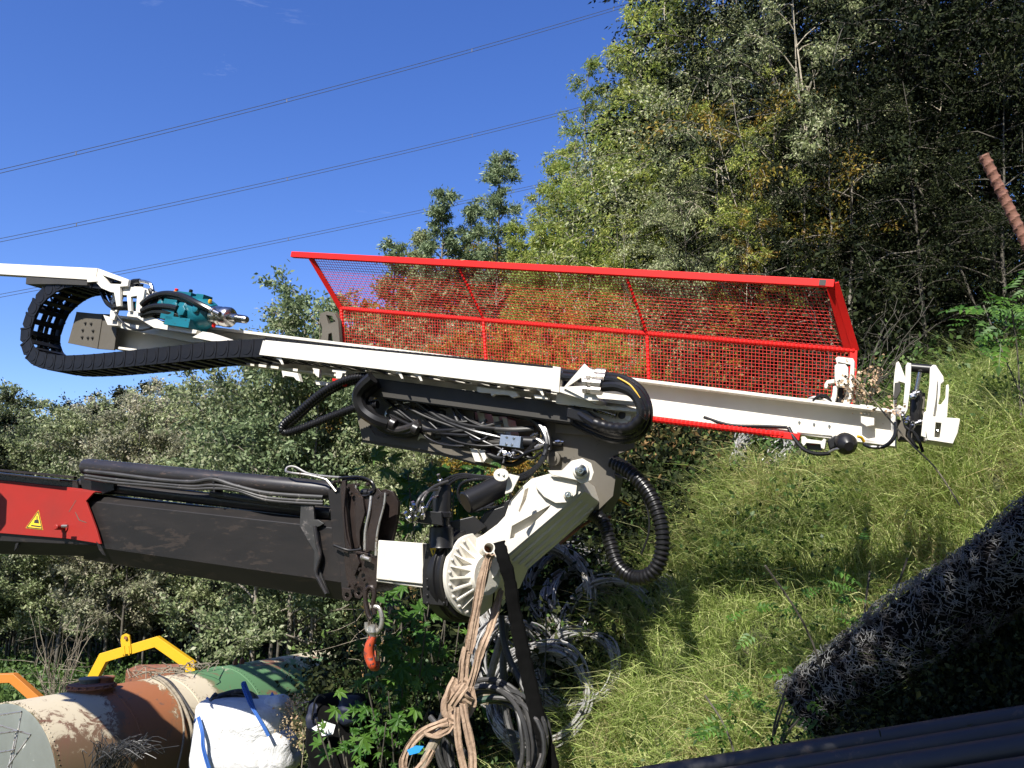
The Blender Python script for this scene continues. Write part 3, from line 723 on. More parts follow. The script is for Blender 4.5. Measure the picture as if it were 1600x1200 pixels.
# --- mast: a channel, open towards the viewer
b = B()
b.pp(MP, [(172, Tm(172) + 2), (1392, Tm(1392) + 2), (1392, Bm(1392) - 1), (172, Bm(172) - 1)], -0.105, 0.012)
b.pp(MP, [(172, Tm(172)), (1400, Tm(1400)), (1400, Tm(1400) + 5.5), (172, Tm(172) + 4)], 0.0, 0.14)
b.pp(MP, [(172, Bm(172) - 4), (1400, Bm(1400) - 4), (1400, Bm(1400) + 1), (172, Bm(172))], 0.0, 0.14)
b.pp(MP, [(1392, Tm(1392) + 5.6), (1400, Tm(1400) + 5.6), (1400, Bm(1400) - 4.1), (1392, Bm(1392) - 4.1)], -0.002, 0.136)
b.pp(MP, [(180, Tm(180) + 5), (1392, Tm(1392) + 6), (1392, Bm(1392) - 5), (180, Bm(180) - 5)], -0.118, 0.02)
b.build('mast_beam', M['white'], rig, 0.003)
# inner lip plates and bolted doubler near the right end
b = B()
b.pp(MP, [(1245, 669), (1300, 674.5), (1300, 681), (1245, 675.5)], 0.012, 0.012)
b.build('doubler_plate', M['white'], rig, 0.002)
b = B(); b.pp(MP, [(1345, 650), (1366, 653), (1366, 664), (1354, 666), (1345, 660)], -0.03, 0.04)
b.build('rod_guide', M['white'], rig, 0.002)
b = B()
b.pp(MP, [(1344, 631.5), (1365, 634), (1365, 641), (1344, 638.5)], 0.004, 0.1)
b.build('top_clip', M['white'], rig, 0.002)
for x, y in ((1249, 660), (1272, 663), (1296, 666), (1352, 646), (1358, 647)):
    q = B(); q.bolt(MP(x, y, -0.104), -nM, 0.006, 0.014); q.build('bolt', M['steel'], rig)
# --- grey end plate under the cable chain, with bolts and a sloping side cheek
b = B()
b.pp(MP, [(119, 489), (160, 493), (152, 545), (106, 536)], 0.06, 0.025)
b.pp(MP, [(119, 487), (160, 491), (160, 493.5), (119, 489.5)], 0.06, 0.30)
b.pp(MP, [(161, 491), (184, 502), (178, 547), (153, 545)], 0.05, 0.02)
b.pp(MP, [(150, 490), (174, 491), (184, 502), (184, 510), (172, 509), (168, 501), (155, 499)], -0.12, 0.16)
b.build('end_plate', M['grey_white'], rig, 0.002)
for x, y in ((134, 505), (143, 506), (130, 516), (146, 517), (129, 527), (138, 528), (145, 528)):
    q = B(); q.bolt(MP(x, y, 0.06), -nM, 0.011, 0.02); q.build('bolt', M['dark_grey'], rig)

# --- white trough that carries the cable chain, with round holes in its floor
OT = 0.33
tT = lambda x: lin(x, 410, 532, (577 - 532) / (870 - 410))
tB = lambda x: lin(x, 404, 554, (609 - 554) / (866 - 404))
b = B()
b.pp(MP, [(411, tT(411)), (869, tT(869)), (866, tB(866)), (405, tB(405))], OT, 0.012)
b.pp(MP, [(408, tT(408) - 1), (869, tT(869) - 1), (869, tT(869) + 1.2), (408, tT(408) + 1.4)], OT - 0.0125, 0.03)
b.pp(MP, [(864, 572), (876, 574), (873, 613), (861, 611)], OT + 0.012, 0.05)
b.pp(MP, [(411, tT(411) + 1), (869, tT(869) + 1), (866, tB(866)), (405, tB(405))], OT - 0.40, 0.012)
P0, P1 = MP(405, tB(405), OT - 0.0125), MP(866, tB(866), OT - 0.0125)
U = P1 - P0; UL = U.length; Uh = U / UL; Wd = 0.385
outl = [P0, P1, P1 + nM * Wd, P0 + nM * Wd]
holes = []
for k in range(11):
    cx = UL * (k + 0.55) / 11
    holes.append([P0 + Uh * (cx + 0.085 * math.cos(a)) + nM * (Wd / 2 + 0.11 * math.sin(a)) for a in [2 * PI * j / 18 for j in range(18)]])
b.prism(outl, Vector((0, 0, 0.008)), holes)
b.build('chain_trough', M['white'], rig, 0.0)
for x0 in (431, 618, 648, 838):
    y0 = tB(x0)
    q = B(); q.pp(MP, [(x0, y0), (x0 + 8, y0 + 1), (x0 + 12, y0 + 12), (x0 + 9, y0 + 12), (x0 + 5, y0 + 5), (x0 + 1, y0 + 4)], OT - 0.02, 0.006)
    q.build('bracket_tab', M['white'], rig)
for pts, off in (([(440, 579), (465, 583), (469, 596), (463, 594), (459, 589), (445, 587), (442, 590)], OT - 0.02), ([(519, 577), (541, 579), (540, 583), (535, 583), (533, 592), (525, 591), (525, 582), (519, 581)], OT - 0.05), ([(488, 575), (499, 577), (498, 590), (493, 586)], OT - 0.05),
                 ([(744, 604), (806, 612), (810, 619), (800, 621), (794, 617), (772, 616), (768, 619), (766, 614), (750, 613), (746, 612)], OT - 0.1), ([(834, 616), (855, 620), (856, 624), (836, 622)], OT - 0.06)):
    q = B(); q.pp(MP, pts, off, 0.04); q.build('bracket', M['white'], rig, 0.0015)
b = B(); b.pp(MP, [(519, 591), (540, 594), (536, 603), (520, 601)], OT - 0.1, 0.05); b.build('red_stop_block', M['red'], rig, 0.002)
b = B(); b.pp(MP, [(492, 594), (520, 598), (519, 604), (494, 601)], OT - 0.16, 0.05); b.build('stop_block', M['white'], rig, 0.002)

# --- energy chain: links along a path, each one a piece
def chain_path():
    pts = [(176, 441, OT - 0.01), (120, 436, OT), (88, 444, OT), (58, 470, OT), (43, 503, OT), (39, 530, OT), (50, 555, OT), (80, 566, OT), (130, 566, OT), (200, 560, OT), (270, 553, OT), (340, 546, OT), (412, 543, OT)]
    return smooth([MP(*p) for p in pts], 14)
CH = chain_path()
CL = [0]
for p, q in zip(CH, CH[1:]): CL.append(CL[-1] + (q - p).length)
def ch_at(d):
    k = 0
    while k < len(CL) - 2 and CL[k + 1] < d: k += 1
    t = (d - CL[k]) / max(1e-9, CL[k + 1] - CL[k])
    return CH[k].lerp(CH[k + 1], t), (CH[k + 1] - CH[k]).normalized()
nlink = 34; pitch = CL[-1] / nlink
chain = bpy.data.objects.new('cable_chain', None); COL.objects.link(chain); chain.parent = rig; chain.location = (0, 0, 0)
# one link in its own space: x along the chain, y across (away from the viewer), z up
lk = B(); hw, hh = 0.36, 0.082
for yy in (0.0, hw - 0.016):
    a = yy
    prof = [(-0.5 * pitch, -hh), (0.42 * pitch, -hh), (0.60 * pitch, -hh * 0.55), (0.60 * pitch, hh * 0.55), (0.42 * pitch, hh), (-0.5 * pitch, hh), (-0.40 * pitch, 0)]
    lk.prism([(x, a, z) for x, z in prof], (0, 0.016, 0))
    lk.lathe((0.12 * pitch, a - 0.005 if yy == 0 else a + 0.012, 0), (0, 1, 0), [(0, hh * 0.72), (0.009, hh * 0.72)], 16)
    lk.prism([(x, a - 0.006 if yy == 0 else a + 0.0162, z) for x, z in ((-0.5 * pitch, -hh * 1.01), (-0.36 * pitch, -hh * 1.01), (-0.30 * pitch, 0), (-0.36 * pitch, hh * 1.01), (-0.5 * pitch, hh * 1.01), (-0.44 * pitch, 0))], (0, 0.006, 0))
for z in (-hh, hh):
    lk.box((0.0, hw / 2, z * 0.94), (0.17 * pitch, 0, 0), (0, hw / 2 - 0.017, 0), (0, 0, 0.009))
for yy in (0.33, 0.66):
    lk.box((0.0, hw * yy, 0), (0.08 * pitch, 0, 0), (0, 0.004, 0), (0, 0, hh * 0.9))
lko = lk.build('link', M['plastic'], chain, 0.0)
lkm = lko.data
bpy.data.objects.remove(lko)
for i in range(nlink):
    p, d = ch_at((i + 0.5) * pitch)
    s = nM.copy(); u = d.cross(s)
    place(lkm, 'link', chain, mat_from(d, s, u, p + nM * 0.006) if True else None)
# lkm was built relative to the chain's own origin: move it back to local space
off = wloc(chain)
lkm.transform(Matrix.Translation(off))
for i in range(24):
    x_ = 414 + 19.2 * (i + 0.5)
    d = (MP(870, tT(870), OT) - MP(410, tT(410), OT)).normalized(); Pa, Pb = MP(412, tT(412) + 9.5, OT - 0.02), MP(866, tT(866) + 12.5, OT - 0.02)
    p = Pa.lerp(Pb, (i + 0.5) / 24); d = (Pb - Pa).normalized(); u = d.cross(nM)
    place(lkm, 'link', chain, mat_from(d * ((Pb - Pa).length / 24 / pitch), nM.copy(), u, p))
# hoses inside the chain

for j, (yy, zz, rr) in enumerate(((0.06, 0.0, 0.026), (0.16, 0.01, 0.030), (0.24, -0.01, 0.022), (0.31, 0.01, 0.026))):
    b = B(); pts = []
    for i in range(0, 60):
        p, d = ch_at(CL[-1] * i / 59); u = d.cross(nM)
        pts.append(p + nM * yy + u * (zz + 0.0))
    b.tube(pts[:26], rr, 8); b.build('hose', M['hose'], chain)

# --- left carriage: white beam from the left edge to the drifter
b = B()
b.pp(MP, [(-160, 405), (0, 411.5), (152, 419), (150, 431), (152, 440), (136, 441), (136, 437), (0, 428.5), (-160, 420)], OT + 0.03, 0.10)
b.build('carriage_beam', M['white'], rig, 0.004)
b = B(); b.pp(MP, [(41, 432), (136, 438), (136, 446), (92, 444), (40, 444)], OT + 0.02, 0.35); b.build('beam_shoe', M['dark_grey'], rig, 0.003)
b = B()
b.pp(MP, [(152, 419), (201, 437), (199, 447), (187, 448), (188, 478), (182, 479), (178, 457), (172, 456), (158, 450), (150, 441)], OT + 0.02, 0.03, holes=[[(160, 430), (190, 440), (189, 444), (170, 443)]])
b.pp(MP, [(172, 448), (222, 449), (226, 452), (220, 489), (212, 488), (214, 462), (204, 464), (205, 486), (200, 486), (198, 461), (186, 461), (190, 478), (184, 478), (176, 454)], OT - 0.02, 0.03)
b.pp(MP, [(175, 460), (190, 449), (194, 450), (178, 500), (171, 499)], OT - 0.12, 0.03)
b.pp(MP, [(200, 487), (222, 486), (262, 508), (308, 516), (306, 521), (296, 521), (240, 512), (214, 496), (198, 494)], OT - 0.05, 0.05)
b.pp(MP, [(316, 518), (330, 520), (352, 528), (362, 533), (330, 533), (300, 527)], OT - 0.06, 0.16)
b.pp(MP, [(183, 500), (200, 506), (256, 514), (300, 524), (360, 535), (300, 535), (186, 512)], OT - 0.2, 0.12)
b.pp(MP, [(161, 492), (184, 500), (184, 509), (168, 508)], OT - 0.16, 0.12)
b.build('drifter_carriage', M['white'], rig, 0.003)
# gusset of the carriage in perspective depth
b = B(); b.pp(MP, [(186, 447), (222, 448), (222, 451), (186, 450)], OT - 0.051, 0.26); b.pp(MP, [(225, 450), (240, 456), (236, 462), (225, 460)], OT - 0.08, 0.12); b.build('cross_plate', M['white'], rig, 0.002)
# --- drifter (rock drill)
dr0, dr1 = MP(222, 478, OT - 0.16), MP(344, 494, OT - 0.16)
dax = (dr1 - dr0).normalized(); DL = (dr1 - dr0).length
drift = B()
drift.lathe(dr0, dax, [(0, 0.085), (0.02, 0.10), (DL * 0.36, 0.10), (DL * 0.38, 0.13), (DL * 0.60, 0.135), (DL * 0.62, 0.155), (DL * 0.70, 0.165), (DL * 0.72, 0.15), (DL * 0.82, 0.155), (DL * 0.88, 0.13), (DL * 0.93, 0.10)], 28)
sideN = dax.cross(nM).normalized()
if sideN.z < 0: sideN = -sideN
def dp(t, up=0, near=0): return dr0 + dax * (DL * t) + sideN * up - nM * near
drift.box(dp(0.30, 0.02, 0.07), dax * 0.16, sideN * 0.075, nM * 0.05)
drift.box(dp(0.52, -0.02, 0.11), dax * 0.09, sideN * 0.10, nM * 0.05)
drift.box(dp(0.66, -0.13, 0.04), dax * 0.17, sideN * 0.045, nM * 0.12)
drift.box(dp(0.60, 0.13, 0.02), dax * 0.10, sideN * 0.05, nM * 0.08)
drift.box(dp(0.78, 0.14, 0.02), dax * 0.05, sideN * 0.04, nM * 0.06)
drift.box(dp(0.52, -0.17, 0.05), dax * 0.06, sideN * 0.04, nM * 0.05)
for t in (0.40, 0.58, 0.84):
    drift.lathe(dp(t, 0.02, 0.11), -nM, [(0, 0.04), (0.05, 0.04), (0.055, 0.03)], 12)
drift.lathe(dp(0.70, -0.02, 0.12), -nM, [(0, 0.055), (0.06, 0.055), (0.065, 0.04)], 6)
drift.build('rock_drill', M['teal'], rig, 0.004)
b = B(); b.lathe(dp(0.90), dax, [(0, 0.085), (0.04, 0.095), (0.12, 0.095), (0.13, 0.085), (0.16, 0.085), (0.17, 0.098), (0.235, 0.098), (0.25, 0.088), (0.26, 0.05)], 24); b.build('front_head', M['steel'], rig)
b = B(); nn = 26
b.lathe(dp(0.9) + dax * 0.25, dax, [(0.0, 0.042), (0.08, 0.042)] + [(0.08 + 0.10 * i / nn, 0.034 + 0.006 * (i % 2)) for i in range(nn)] + [(0.20, 0.036), (0.215, 0.028)], 16)
b.build('shank_adapter', M['steel'], rig)
for t, u_, n_, c, r in ((0.33, 0.055, 0.125, 'rubber', 0.04),):
    b = B(); b.box(dp(t, u_, n_), dax * 0.06, sideN * 0.03, nM * 0.012); b.build('maker_plate', M['black'], rig, 0.002)
b = B(); b.box(dp(0.37, 0.055, 0.138), dax * 0.022, sideN * 0.016, nM * 0.003); b.build('plate_print', M['paper'], rig)
b = B(); b.box(dp(0.20, 0.05, 0.10), dax * 0.035, sideN * 0.05, nM * 0.03); b.build('mount_block', M['white'], rig, 0.003)
for t, u_, n_, mt in ((0.45, 0.19, 0.05, 'red'), (0.47, 0.16, 0.08, 'yellow'), (0.90, 0.12, 0.06, 'yellow'), (0.98, -0.10, 0.03, 'red'), (0.62, 0.20, 0.04, 'black'), (0.40, 0.17, 0.0, 'red')):
    b = B(); b.lathe(dp(t, u_ - 0.02, n_), sideN, [(0, 0.012), (0.012, 0.018), (0.035, 0.018), (0.04, 0.012)], 10); b.build('plug', M[mt], rig)
def hose(pts, r, mt='hose', plane=MP, name='hose', par=None, n=9, sm=8):
    q = B(); q.tube(smooth([plane(*p) if len(p) == 3 and not isinstance(p, Vector) else p for p in pts], sm), r, n)
    return q.build(name, M[mt], par or rig)
hose([(222, 476, OT), (235, 466, OT), (258, 459, OT), (285, 463, OT), (310, 475, OT), (332, 486, OT - 0.04)], 0.032)
hose([(224, 472, OT - 0.03), (240, 462, OT - 0.03), (262, 463, OT - 0.03), (288, 470, OT - 0.03), (322, 484, OT - 0.06)], 0.026)
hose([(222, 486, OT), (240, 479, OT), (262, 479, OT), (278, 482, OT)], 0.030)
hose([(222, 492, OT - 0.03), (245, 487, OT - 0.03), (268, 490, OT - 0.03), (282, 494, OT - 0.05)], 0.034)
hose([(224, 486, OT - 0.1), (250, 494, OT - 0.1), (275, 500, OT - 0.12)], 0.03)
hose([(202, 446, OT - 0.1), (208, 440, OT - 0.1), (218, 439, OT - 0.1)], 0.026)
hose([(218, 439, OT - 0.1), (228, 441, OT - 0.1), (236, 445, OT - 0.1), (239, 457, OT - 0.1)], 0.018, 'steel')
hose([(236, 452, OT - 0.1), (238, 458, OT - 0.1), (240, 464, OT - 0.12)], 0.03)
hose([(150, 442, OT - 0.1), (158, 455, OT - 0.12), (168, 474, OT - 0.12), (180, 482, OT - 0.12)], 0.024)
hose([(160, 444, OT - 0.15), (170, 462, OT - 0.15), (178, 480, OT - 0.15)], 0.018, 'steel')
hose([(180, 488, OT - 0.1), (196, 508, OT - 0.1), (218, 516, OT - 0.1), (242, 511, OT - 0.1)], 0.012)
hose([(182, 478, OT - 0.14), (200, 478, OT - 0.14), (226, 480, OT - 0.14)], 0.05, 'cylinder_black')
b = B(); b.lathe(MP(324, 482, OT - 0.03), MP(345, 492, OT - 0.05) - MP(324, 482, OT - 0.03), [(0, 0.03), (0.05, 0.03), (0.055, 0.037), (0.085, 0.037), (0.09, 0.026), (0.16, 0.026)], 12); b.build('hose_fitting', M['steel'], rig)

# --- sheltered channel below the trough, its shade put into the grey
b = B()
b.pp(MP, [(580, 592), (900, 634), (894, 660), (577, 617)], 0.16, 0.012)
b.pp(MP, [(577, 616), (894, 659), (894, 662), (577, 619)], 0.148, 0.20)
b.pp(MP, [(580, 590), (900, 632), (900, 635), (580, 593)], 0.148, 0.10)
b.build('slide_channel', M['dark_grey'], rig, 0.002)
# --- side cheek plate with the rounded opening
b = B()
rr = [(580, 657), (578, 668), (585, 679), (598, 683), (634, 686), (645, 680), (650, 668), (640, 652), (600, 648)]
b.pp(MP, [(556, 636), (560, 660), (566, 687), (600, 693), (690, 708), (742, 723), (756, 724), (752, 700), (742, 680), (740, 636), (700, 628), (600, 618)], 0.02, 0.02, holes=[rr])
b.pp(MP, [(566, 687), (690, 708), (752, 724), (752, 728), (690, 712), (566, 691)], -0.001, 0.30)
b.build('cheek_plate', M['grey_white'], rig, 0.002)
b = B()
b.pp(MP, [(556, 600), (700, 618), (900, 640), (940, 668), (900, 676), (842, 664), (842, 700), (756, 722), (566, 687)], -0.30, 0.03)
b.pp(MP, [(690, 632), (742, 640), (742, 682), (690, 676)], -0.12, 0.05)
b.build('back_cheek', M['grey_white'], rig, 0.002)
for x0, y0, w in ((712, 636, 9), (728, 640, 8), (744, 640, 11), (768, 646, 10), (784, 652, 8)):
    b = B(); b.pp(MP, [(x0, y0), (x0 + w, y0 + 2), (x0 + w + 10, y0 + 42), (x0 + 10, y0 + 40)], -0.03, 0.16); b.build('rib_plate', M['white'], rig, 0.002)
b = B(); b.pp(MP, [(734, 700), (745, 702), (752, 722), (742, 721)], 0.06, 0.12); b.pp(MP, [(748, 702), (756, 704), (760, 716), (756, 722)], 0.06, 0.12); b.build('rib_plate', M['white'], rig, 0.002)
b = B(); b.pp(MP, [(652, 688), (657, 674), (664, 672), (665, 685), (655, 684)], 0.05, 0.02); b.build('bracket', M['white'], rig, 0.001)
# feed motor and fittings behind the opening
b = B(); b.lathe(MP(690, 640, -0.02), Vector((0.05, 0.1, -1)), [(0, 0.05), (0.02, 0.08), (0.14, 0.08), (0.15, 0.10), (0.24, 0.10), (0.26, 0.06), (0.3, 0.06)], 18); b.build('feed_motor', M['black'], rig, 0.003)
b = B(); b.lathe(MP(670, 630, 0.0), MP(700, 634, 0) - MP(670, 630, 0), [(0, 0.045), (0.12, 0.045), (0.13, 0.035), (0.2, 0.035)], 14); b.build('feed_motor', M['black'], rig)
for k in range(6):
    x0 = 590 + k * 13
    b = B(); b.lathe(MP(x0, 608 + k * 1.8, -0.05), Vector((0, 0, -1)), [(0, 0.022), (0.03, 0.022), (0.035, 0.030), (0.09, 0.030), (0.1, 0.018), (0.13, 0.018)], 10); b.build('hose_fitting', M['black' if k % 3 else 'yellow'], rig)
b = B(); b.beam(MP(586, 629, 0.0), MP(606, 630, 0.0), 0.01, 0.01); b.beam(MP(632, 622, 0.0), MP(668, 628, 0.0), 0.012, 0.014); b.build('spring_rod', M['steel'], rig)
hose([(668, 629, 0.05), (645, 628, 0.05), (620, 632, 0.05), (605, 640, 0.05), (604, 652, 0.05), (611, 658, 0.05)], 0.009, 'steel')
# black hose bundle dropping across the opening
hose([(582, 590, 0.30), (566, 605, 0.30), (560, 620, 0.28), (566, 640, 0.26), (585, 655, 0.22), (605, 662, 0.16)], 0.055, 'rubber')
hose([(590, 600, 0.2), (574, 612, 0.2), (568, 628, 0.2), (580, 645, 0.2), (600, 668, 0.14), (630, 676, 0.1), (650, 672, 0.1)], 0.045, 'rubber')
hose([(600, 664, 0.16), (620, 672, 0.14), (640, 668, 0.13), (656, 660, 0.12)], 0.034, 'cylinder_black')
for x, y in ((610, 660), (645, 668)):
    b = B(); b.lathe(MP(x, y, 0.17), MP(x + 8, y + 4, 0.16) - MP(x, y, 0.17), [(0, 0.04), (0.005, 0.047), (0.05, 0.047), (0.055, 0.04)], 12); b.build('hose_fitting', M['cylinder_black'], rig)
# corrugated hose loops at the left
for pts, r in (([(580, 588, 0.22), (545, 592, 0.26), (505, 612, 0.30), (465, 645, 0.34), (443, 664, 0.34), (446, 676, 0.32), (475, 668, 0.28), (520, 650, 0.22), (560, 636, 0.20), (590, 632, 0.18)], 0.034),):
    q = B(); q.rib([MP(*p) for p in pts], r, 0.026, 0.08, 12); q.build('corrugated_hose', M['rubber'], rig)
q = B(); q.rib([MP(*p) for p in [(575, 593, 0.14), (540, 600, 0.16), (500, 622, 0.20), (462, 656, 0.24), (446, 670, 0.24)]], 0.030, 0.026, 0.08, 12); q.build('corrugated_hose', M['rubber'], rig)
# --- hose arch at the right end of the trough
for (pts, r) in (([(872, 588, OT - 0.03), (915, 592, OT - 0.02), (960, 594, OT), (990, 606, OT), (1008, 632, OT), (1006, 660, OT - 0.02), (988, 678, OT - 0.05), (955, 678, OT - 0.1), (915, 662, OT - 0.15), (890, 646, OT - 0.18)], 0.030),
                 ([(875, 582, OT - 0.10), (920, 586, OT - 0.08), (968, 590, OT - 0.06), (998, 606, OT - 0.06), (1013, 634, OT - 0.06), (1011, 664, OT - 0.08), (990, 685, OT - 0.1), (955, 686, OT - 0.14), (910, 668, OT - 0.2), (886, 650, OT - 0.22)], 0.030),
                 ([(936, 605, OT + 0.02), (965, 604, OT + 0.02), (990, 616, OT + 0.02), (1002, 640, OT + 0.02), (996, 664, OT), (972, 674, OT - 0.03), (935, 664, OT - 0.08), (896, 640, OT - 0.14)], 0.036),
                 ([(940, 590, OT - 0.05), (972, 596, OT - 0.02), (996, 618, OT), (1004, 646, OT), (990, 672, OT - 0.05), (950, 674, OT - 0.1), (900, 650, OT - 0.18)], 0.022)):
    hose(pts, r, 'hose', n=10)
q = B(); q.rib([MP(*p) for p in [(930, 661, OT - 0.06), (955, 668, OT - 0.04), (985, 668, OT), (1004, 650, OT + 0.02)]], 0.040, 0.06, 0.04, 12); q.build('hose_sleeve', M['rubber'], rig)
hose([(965, 590, OT + 0.03), (985, 602, OT + 0.04), (1000, 622, OT + 0.04)], 0.006, 'yellow')
b = B(); b.pp(MP, [(880, 606), (913, 568), (934, 588), (928, 612), (936, 626), (920, 626)], OT + 0.02, 0.012, holes=[[(887, 604), (908, 590), (910, 603)]])
b.pp(MP, [(874, 604), (908, 607), (936, 625), (930, 630), (905, 622), (872, 612)], OT - 0.0, 0.20)
b.build('hose_bracket', M['white'], rig, 0.002)
for x, y, o_ in ((912, 597, OT + 0.05), (912, 608, OT + 0.04), (918, 588, OT), (920, 581, OT - 0.06), (926, 590, OT - 0.1)):
    b = B(); b.lathe(MP(x, y, o_), MP(x + 22, y + 2, o_) - MP(x, y, o_), [(0, 0.032), (0.03, 0.032), (0.032, 0.024), (0.06, 0.024), (0.062, 0.034), (0.14, 0.034)], 10); b.build('hose_fitting', M['clamp_steel'], rig)
# --- slide carriage plates around mast centre-right (in front of the beam)
b = B()
b.pp(MP, [(872, 612), (935, 622), (1000, 640), (1002, 654), (985, 668), (960, 664), (930, 648), (895, 640)], 0.10, 0.03)
b.pp(MP, [(935, 622), (1000, 628), (1000, 634), (935, 628)], 0.16, 0.12)
b.pp(MP, [(870, 614), (900, 618), (930, 632), (1000, 640), (1000, 644), (925, 638), (868, 630)], 0.2, 0.1)
b.build('slide_plate', M['white'], rig, 0.003)
b = B(); b.lathe(MP(984, 654, 0.10), -nM, [(0, 0.024), (0.03, 0.024), (0.035, 0.018)], 16); b.build('pin', M['white'], rig)
b = B(); b.lathe(MP(972, 649, 0.10), -nM, [(0, 0.028), (0.012, 0.028)], 16); b.build('pin_hole', M['black'], rig)
b = B(); b.lathe(MP(928, 638, 0.16), MP(972, 652, 0.14) - MP(928, 638, 0.16), [(i * 0.012, 0.018 + 0.008 * (i % 2)) for i in range(16)], 10); b.build('adjusting_screw', M['steel'], rig)
b = B(); b.pp(MP, [(886, 636), (915, 640), (932, 652), (912, 660), (884, 652)], 0.24, 0.16); b.build('rubber_boot', M['rubber'], rig, 0.01)

# --- turret bracket that carries the mast
b = B()
b.pp(MP, [(856, 655), (935, 664), (990, 684), (990, 700), (960, 712), (962, 745), (958, 775), (935, 797), (915, 795), (905, 745), (862, 740), (850, 700)], -0.02, 0.03)
b.pp(MP, [(840, 658), (925, 664), (960, 720), (955, 790), (925, 795), (900, 760), (862, 745)], -0.30, 0.03)
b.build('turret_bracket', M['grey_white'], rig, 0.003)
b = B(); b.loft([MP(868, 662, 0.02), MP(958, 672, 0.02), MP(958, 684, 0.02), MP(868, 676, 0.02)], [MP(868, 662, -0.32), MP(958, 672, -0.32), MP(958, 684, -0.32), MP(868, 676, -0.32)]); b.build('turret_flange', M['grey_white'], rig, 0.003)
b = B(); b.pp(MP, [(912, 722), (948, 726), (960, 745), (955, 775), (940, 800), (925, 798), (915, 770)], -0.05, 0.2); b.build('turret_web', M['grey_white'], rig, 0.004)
# valve block with its spool rod
b = B(); b.pp(MP, [(782, 679), (814, 682), (812, 700), (780, 696)], 0.12, 0.08); b.build('valve_block', M['block'], rig, 0.003)
for x, y in ((792, 683), (803, 685), (791, 694), (800, 695)):
    q = B(); q.bolt(MP(x, y, 0.12), -nM, 0.008, 0.008); q.build('bolt', M['steel'], rig)
b = B(); b.lathe(MP(735, 688, 0.02), MP(780, 692, 0.06) - MP(735, 688, 0.02), [(0, 0.05), (0.10, 0.05), (0.11, 0.035), (0.2, 0.035), (0.205, 0.02), (0.3, 0.02)], 14); b.build('feed_cylinder', M['dark_grey'], rig)
b = B(); b.lathe(MP(814, 690, 0.04), MP(880, 694, 0.0) - MP(814, 690, 0.04), [(0, 0.045), (0.2, 0.045), (0.21, 0.02), (0.34, 0.02)], 14); b.build('feed_cylinder', M['black'], rig)
for x, y in ((786, 701), (806, 703), (830, 682), (838, 686), (868, 690), (800, 708), (782, 707), (812, 708)):
    b = B(); b.lathe(MP(x, y, 0.1), Vector((random.uniform(-1, 1), -0.2, random.uniform(-1, 0.2))), [(0, 0.012), (0.02, 0.012), (0.022, 0.018), (0.045, 0.018), (0.05, 0.010), (0.075, 0.010)], 8); b.build('hose_fitting', M['steel'], rig)
hose([(760, 640, 0.0), (800, 648, 0.04), (835, 658, 0.08), (850, 675, 0.1), (855, 696, 0.12), (850, 712, 0.14)], 0.024)
hose([(770, 646, 0.0), (810, 650, 0.04), (846, 664, 0.08), (857, 684, 0.1), (858, 704, 0.12)], 0.022)
for k in range(5):
    hose([(852 + k * 1.5, 694 + k, 0.14), (850 + k, 712 + k, 0.14), (838 - k, 728 + k * 3, 0.16), (815, 742 + k * 3, 0.18), (785, 747 + k * 2.5, 0.2), (750, 744 + k * 1.5, 0.22), (716, 742 + k * 3, 0.24), (690 + k * 2, 755 + k * 6, 0.24), (668 + k * 6, 790 + k * 3, 0.22)] if k < 3 else
         [(853 + k, 690 + k, 0.14), (845, 716 + k, 0.14), (825, 738 + k * 2, 0.16), (800, 750, 0.17), (772, 748, 0.2), (728, 752, 0.24), (716, 768, 0.24), (722, 786, 0.22), (738, 798, 0.2), (757, 794, 0.18), (772, 786, 0.16)], 0.0125)
hose([(846, 706, 0.12), (830, 716, 0.12), (812, 706, 0.12), (800, 704, 0.12)], 0.011)
hose([(846, 700, 0.12), (826, 706, 0.14), (806, 716, 0.12), (786, 708, 0.12)], 0.011)
hose([(790, 745, 0.2), (794, 762, 0.22), (798, 780, 0.2), (785, 790, 0.2), (755, 794, 0.2)], 0.012)
hose([(838, 690, 0.06), (815, 712, 0.05), (780, 716, 0.04), (752, 704, 0.03)], 0.02, 'rubber')
hose([(830, 710, 0.02), (800, 726, 0.0), (774, 716, 0.0), (760, 700, 0.0)], 0.022, 'rubber')
_rg = random.Random(31)
for k in range(14):
    x0, y0 = _rg.uniform(598, 720), _rg.uniform(612, 650); x1, y1 = _rg.uniform(740, 860), _rg.uniform(655, 705); sag = _rg.uniform(4, 40)
    hose([(x0, y0, 0.05), ((x0 * 2 + x1) / 3, (y0 * 2 + y1) / 3 + sag, 0.09), ((x0 + x1 * 2) / 3, (y0 + y1 * 2) / 3 + sag * 0.8, 0.1), (x1, y1, 0.05)], _rg.choice((0.010, 0.013, 0.018)), _rg.choice(('hose', 'rubber', 'old_hose')))
for k in range(9):
    x, y = _rg.uniform(600, 850), _rg.uniform(630, 710)
    b = B(); b.lathe(MP(x, y, 0.08), Vector((_rg.uniform(-1, 1), -0.3, _rg.uniform(-1, 1))), [(0, 0.014), (0.02, 0.014), (0.022, 0.020), (0.05, 0.020), (0.055, 0.012), (0.09, 0.012)], 8); b.build('hose_fitting', M[_rg.choice(('steel', 'black', 'clamp_steel'))], rig)
b = B(); b.pp(MP, [(690, 655), (735, 662), (733, 700), (688, 694)], 0.05, 0.10); b.build('manifold_block', M['black'], rig, 0.004)
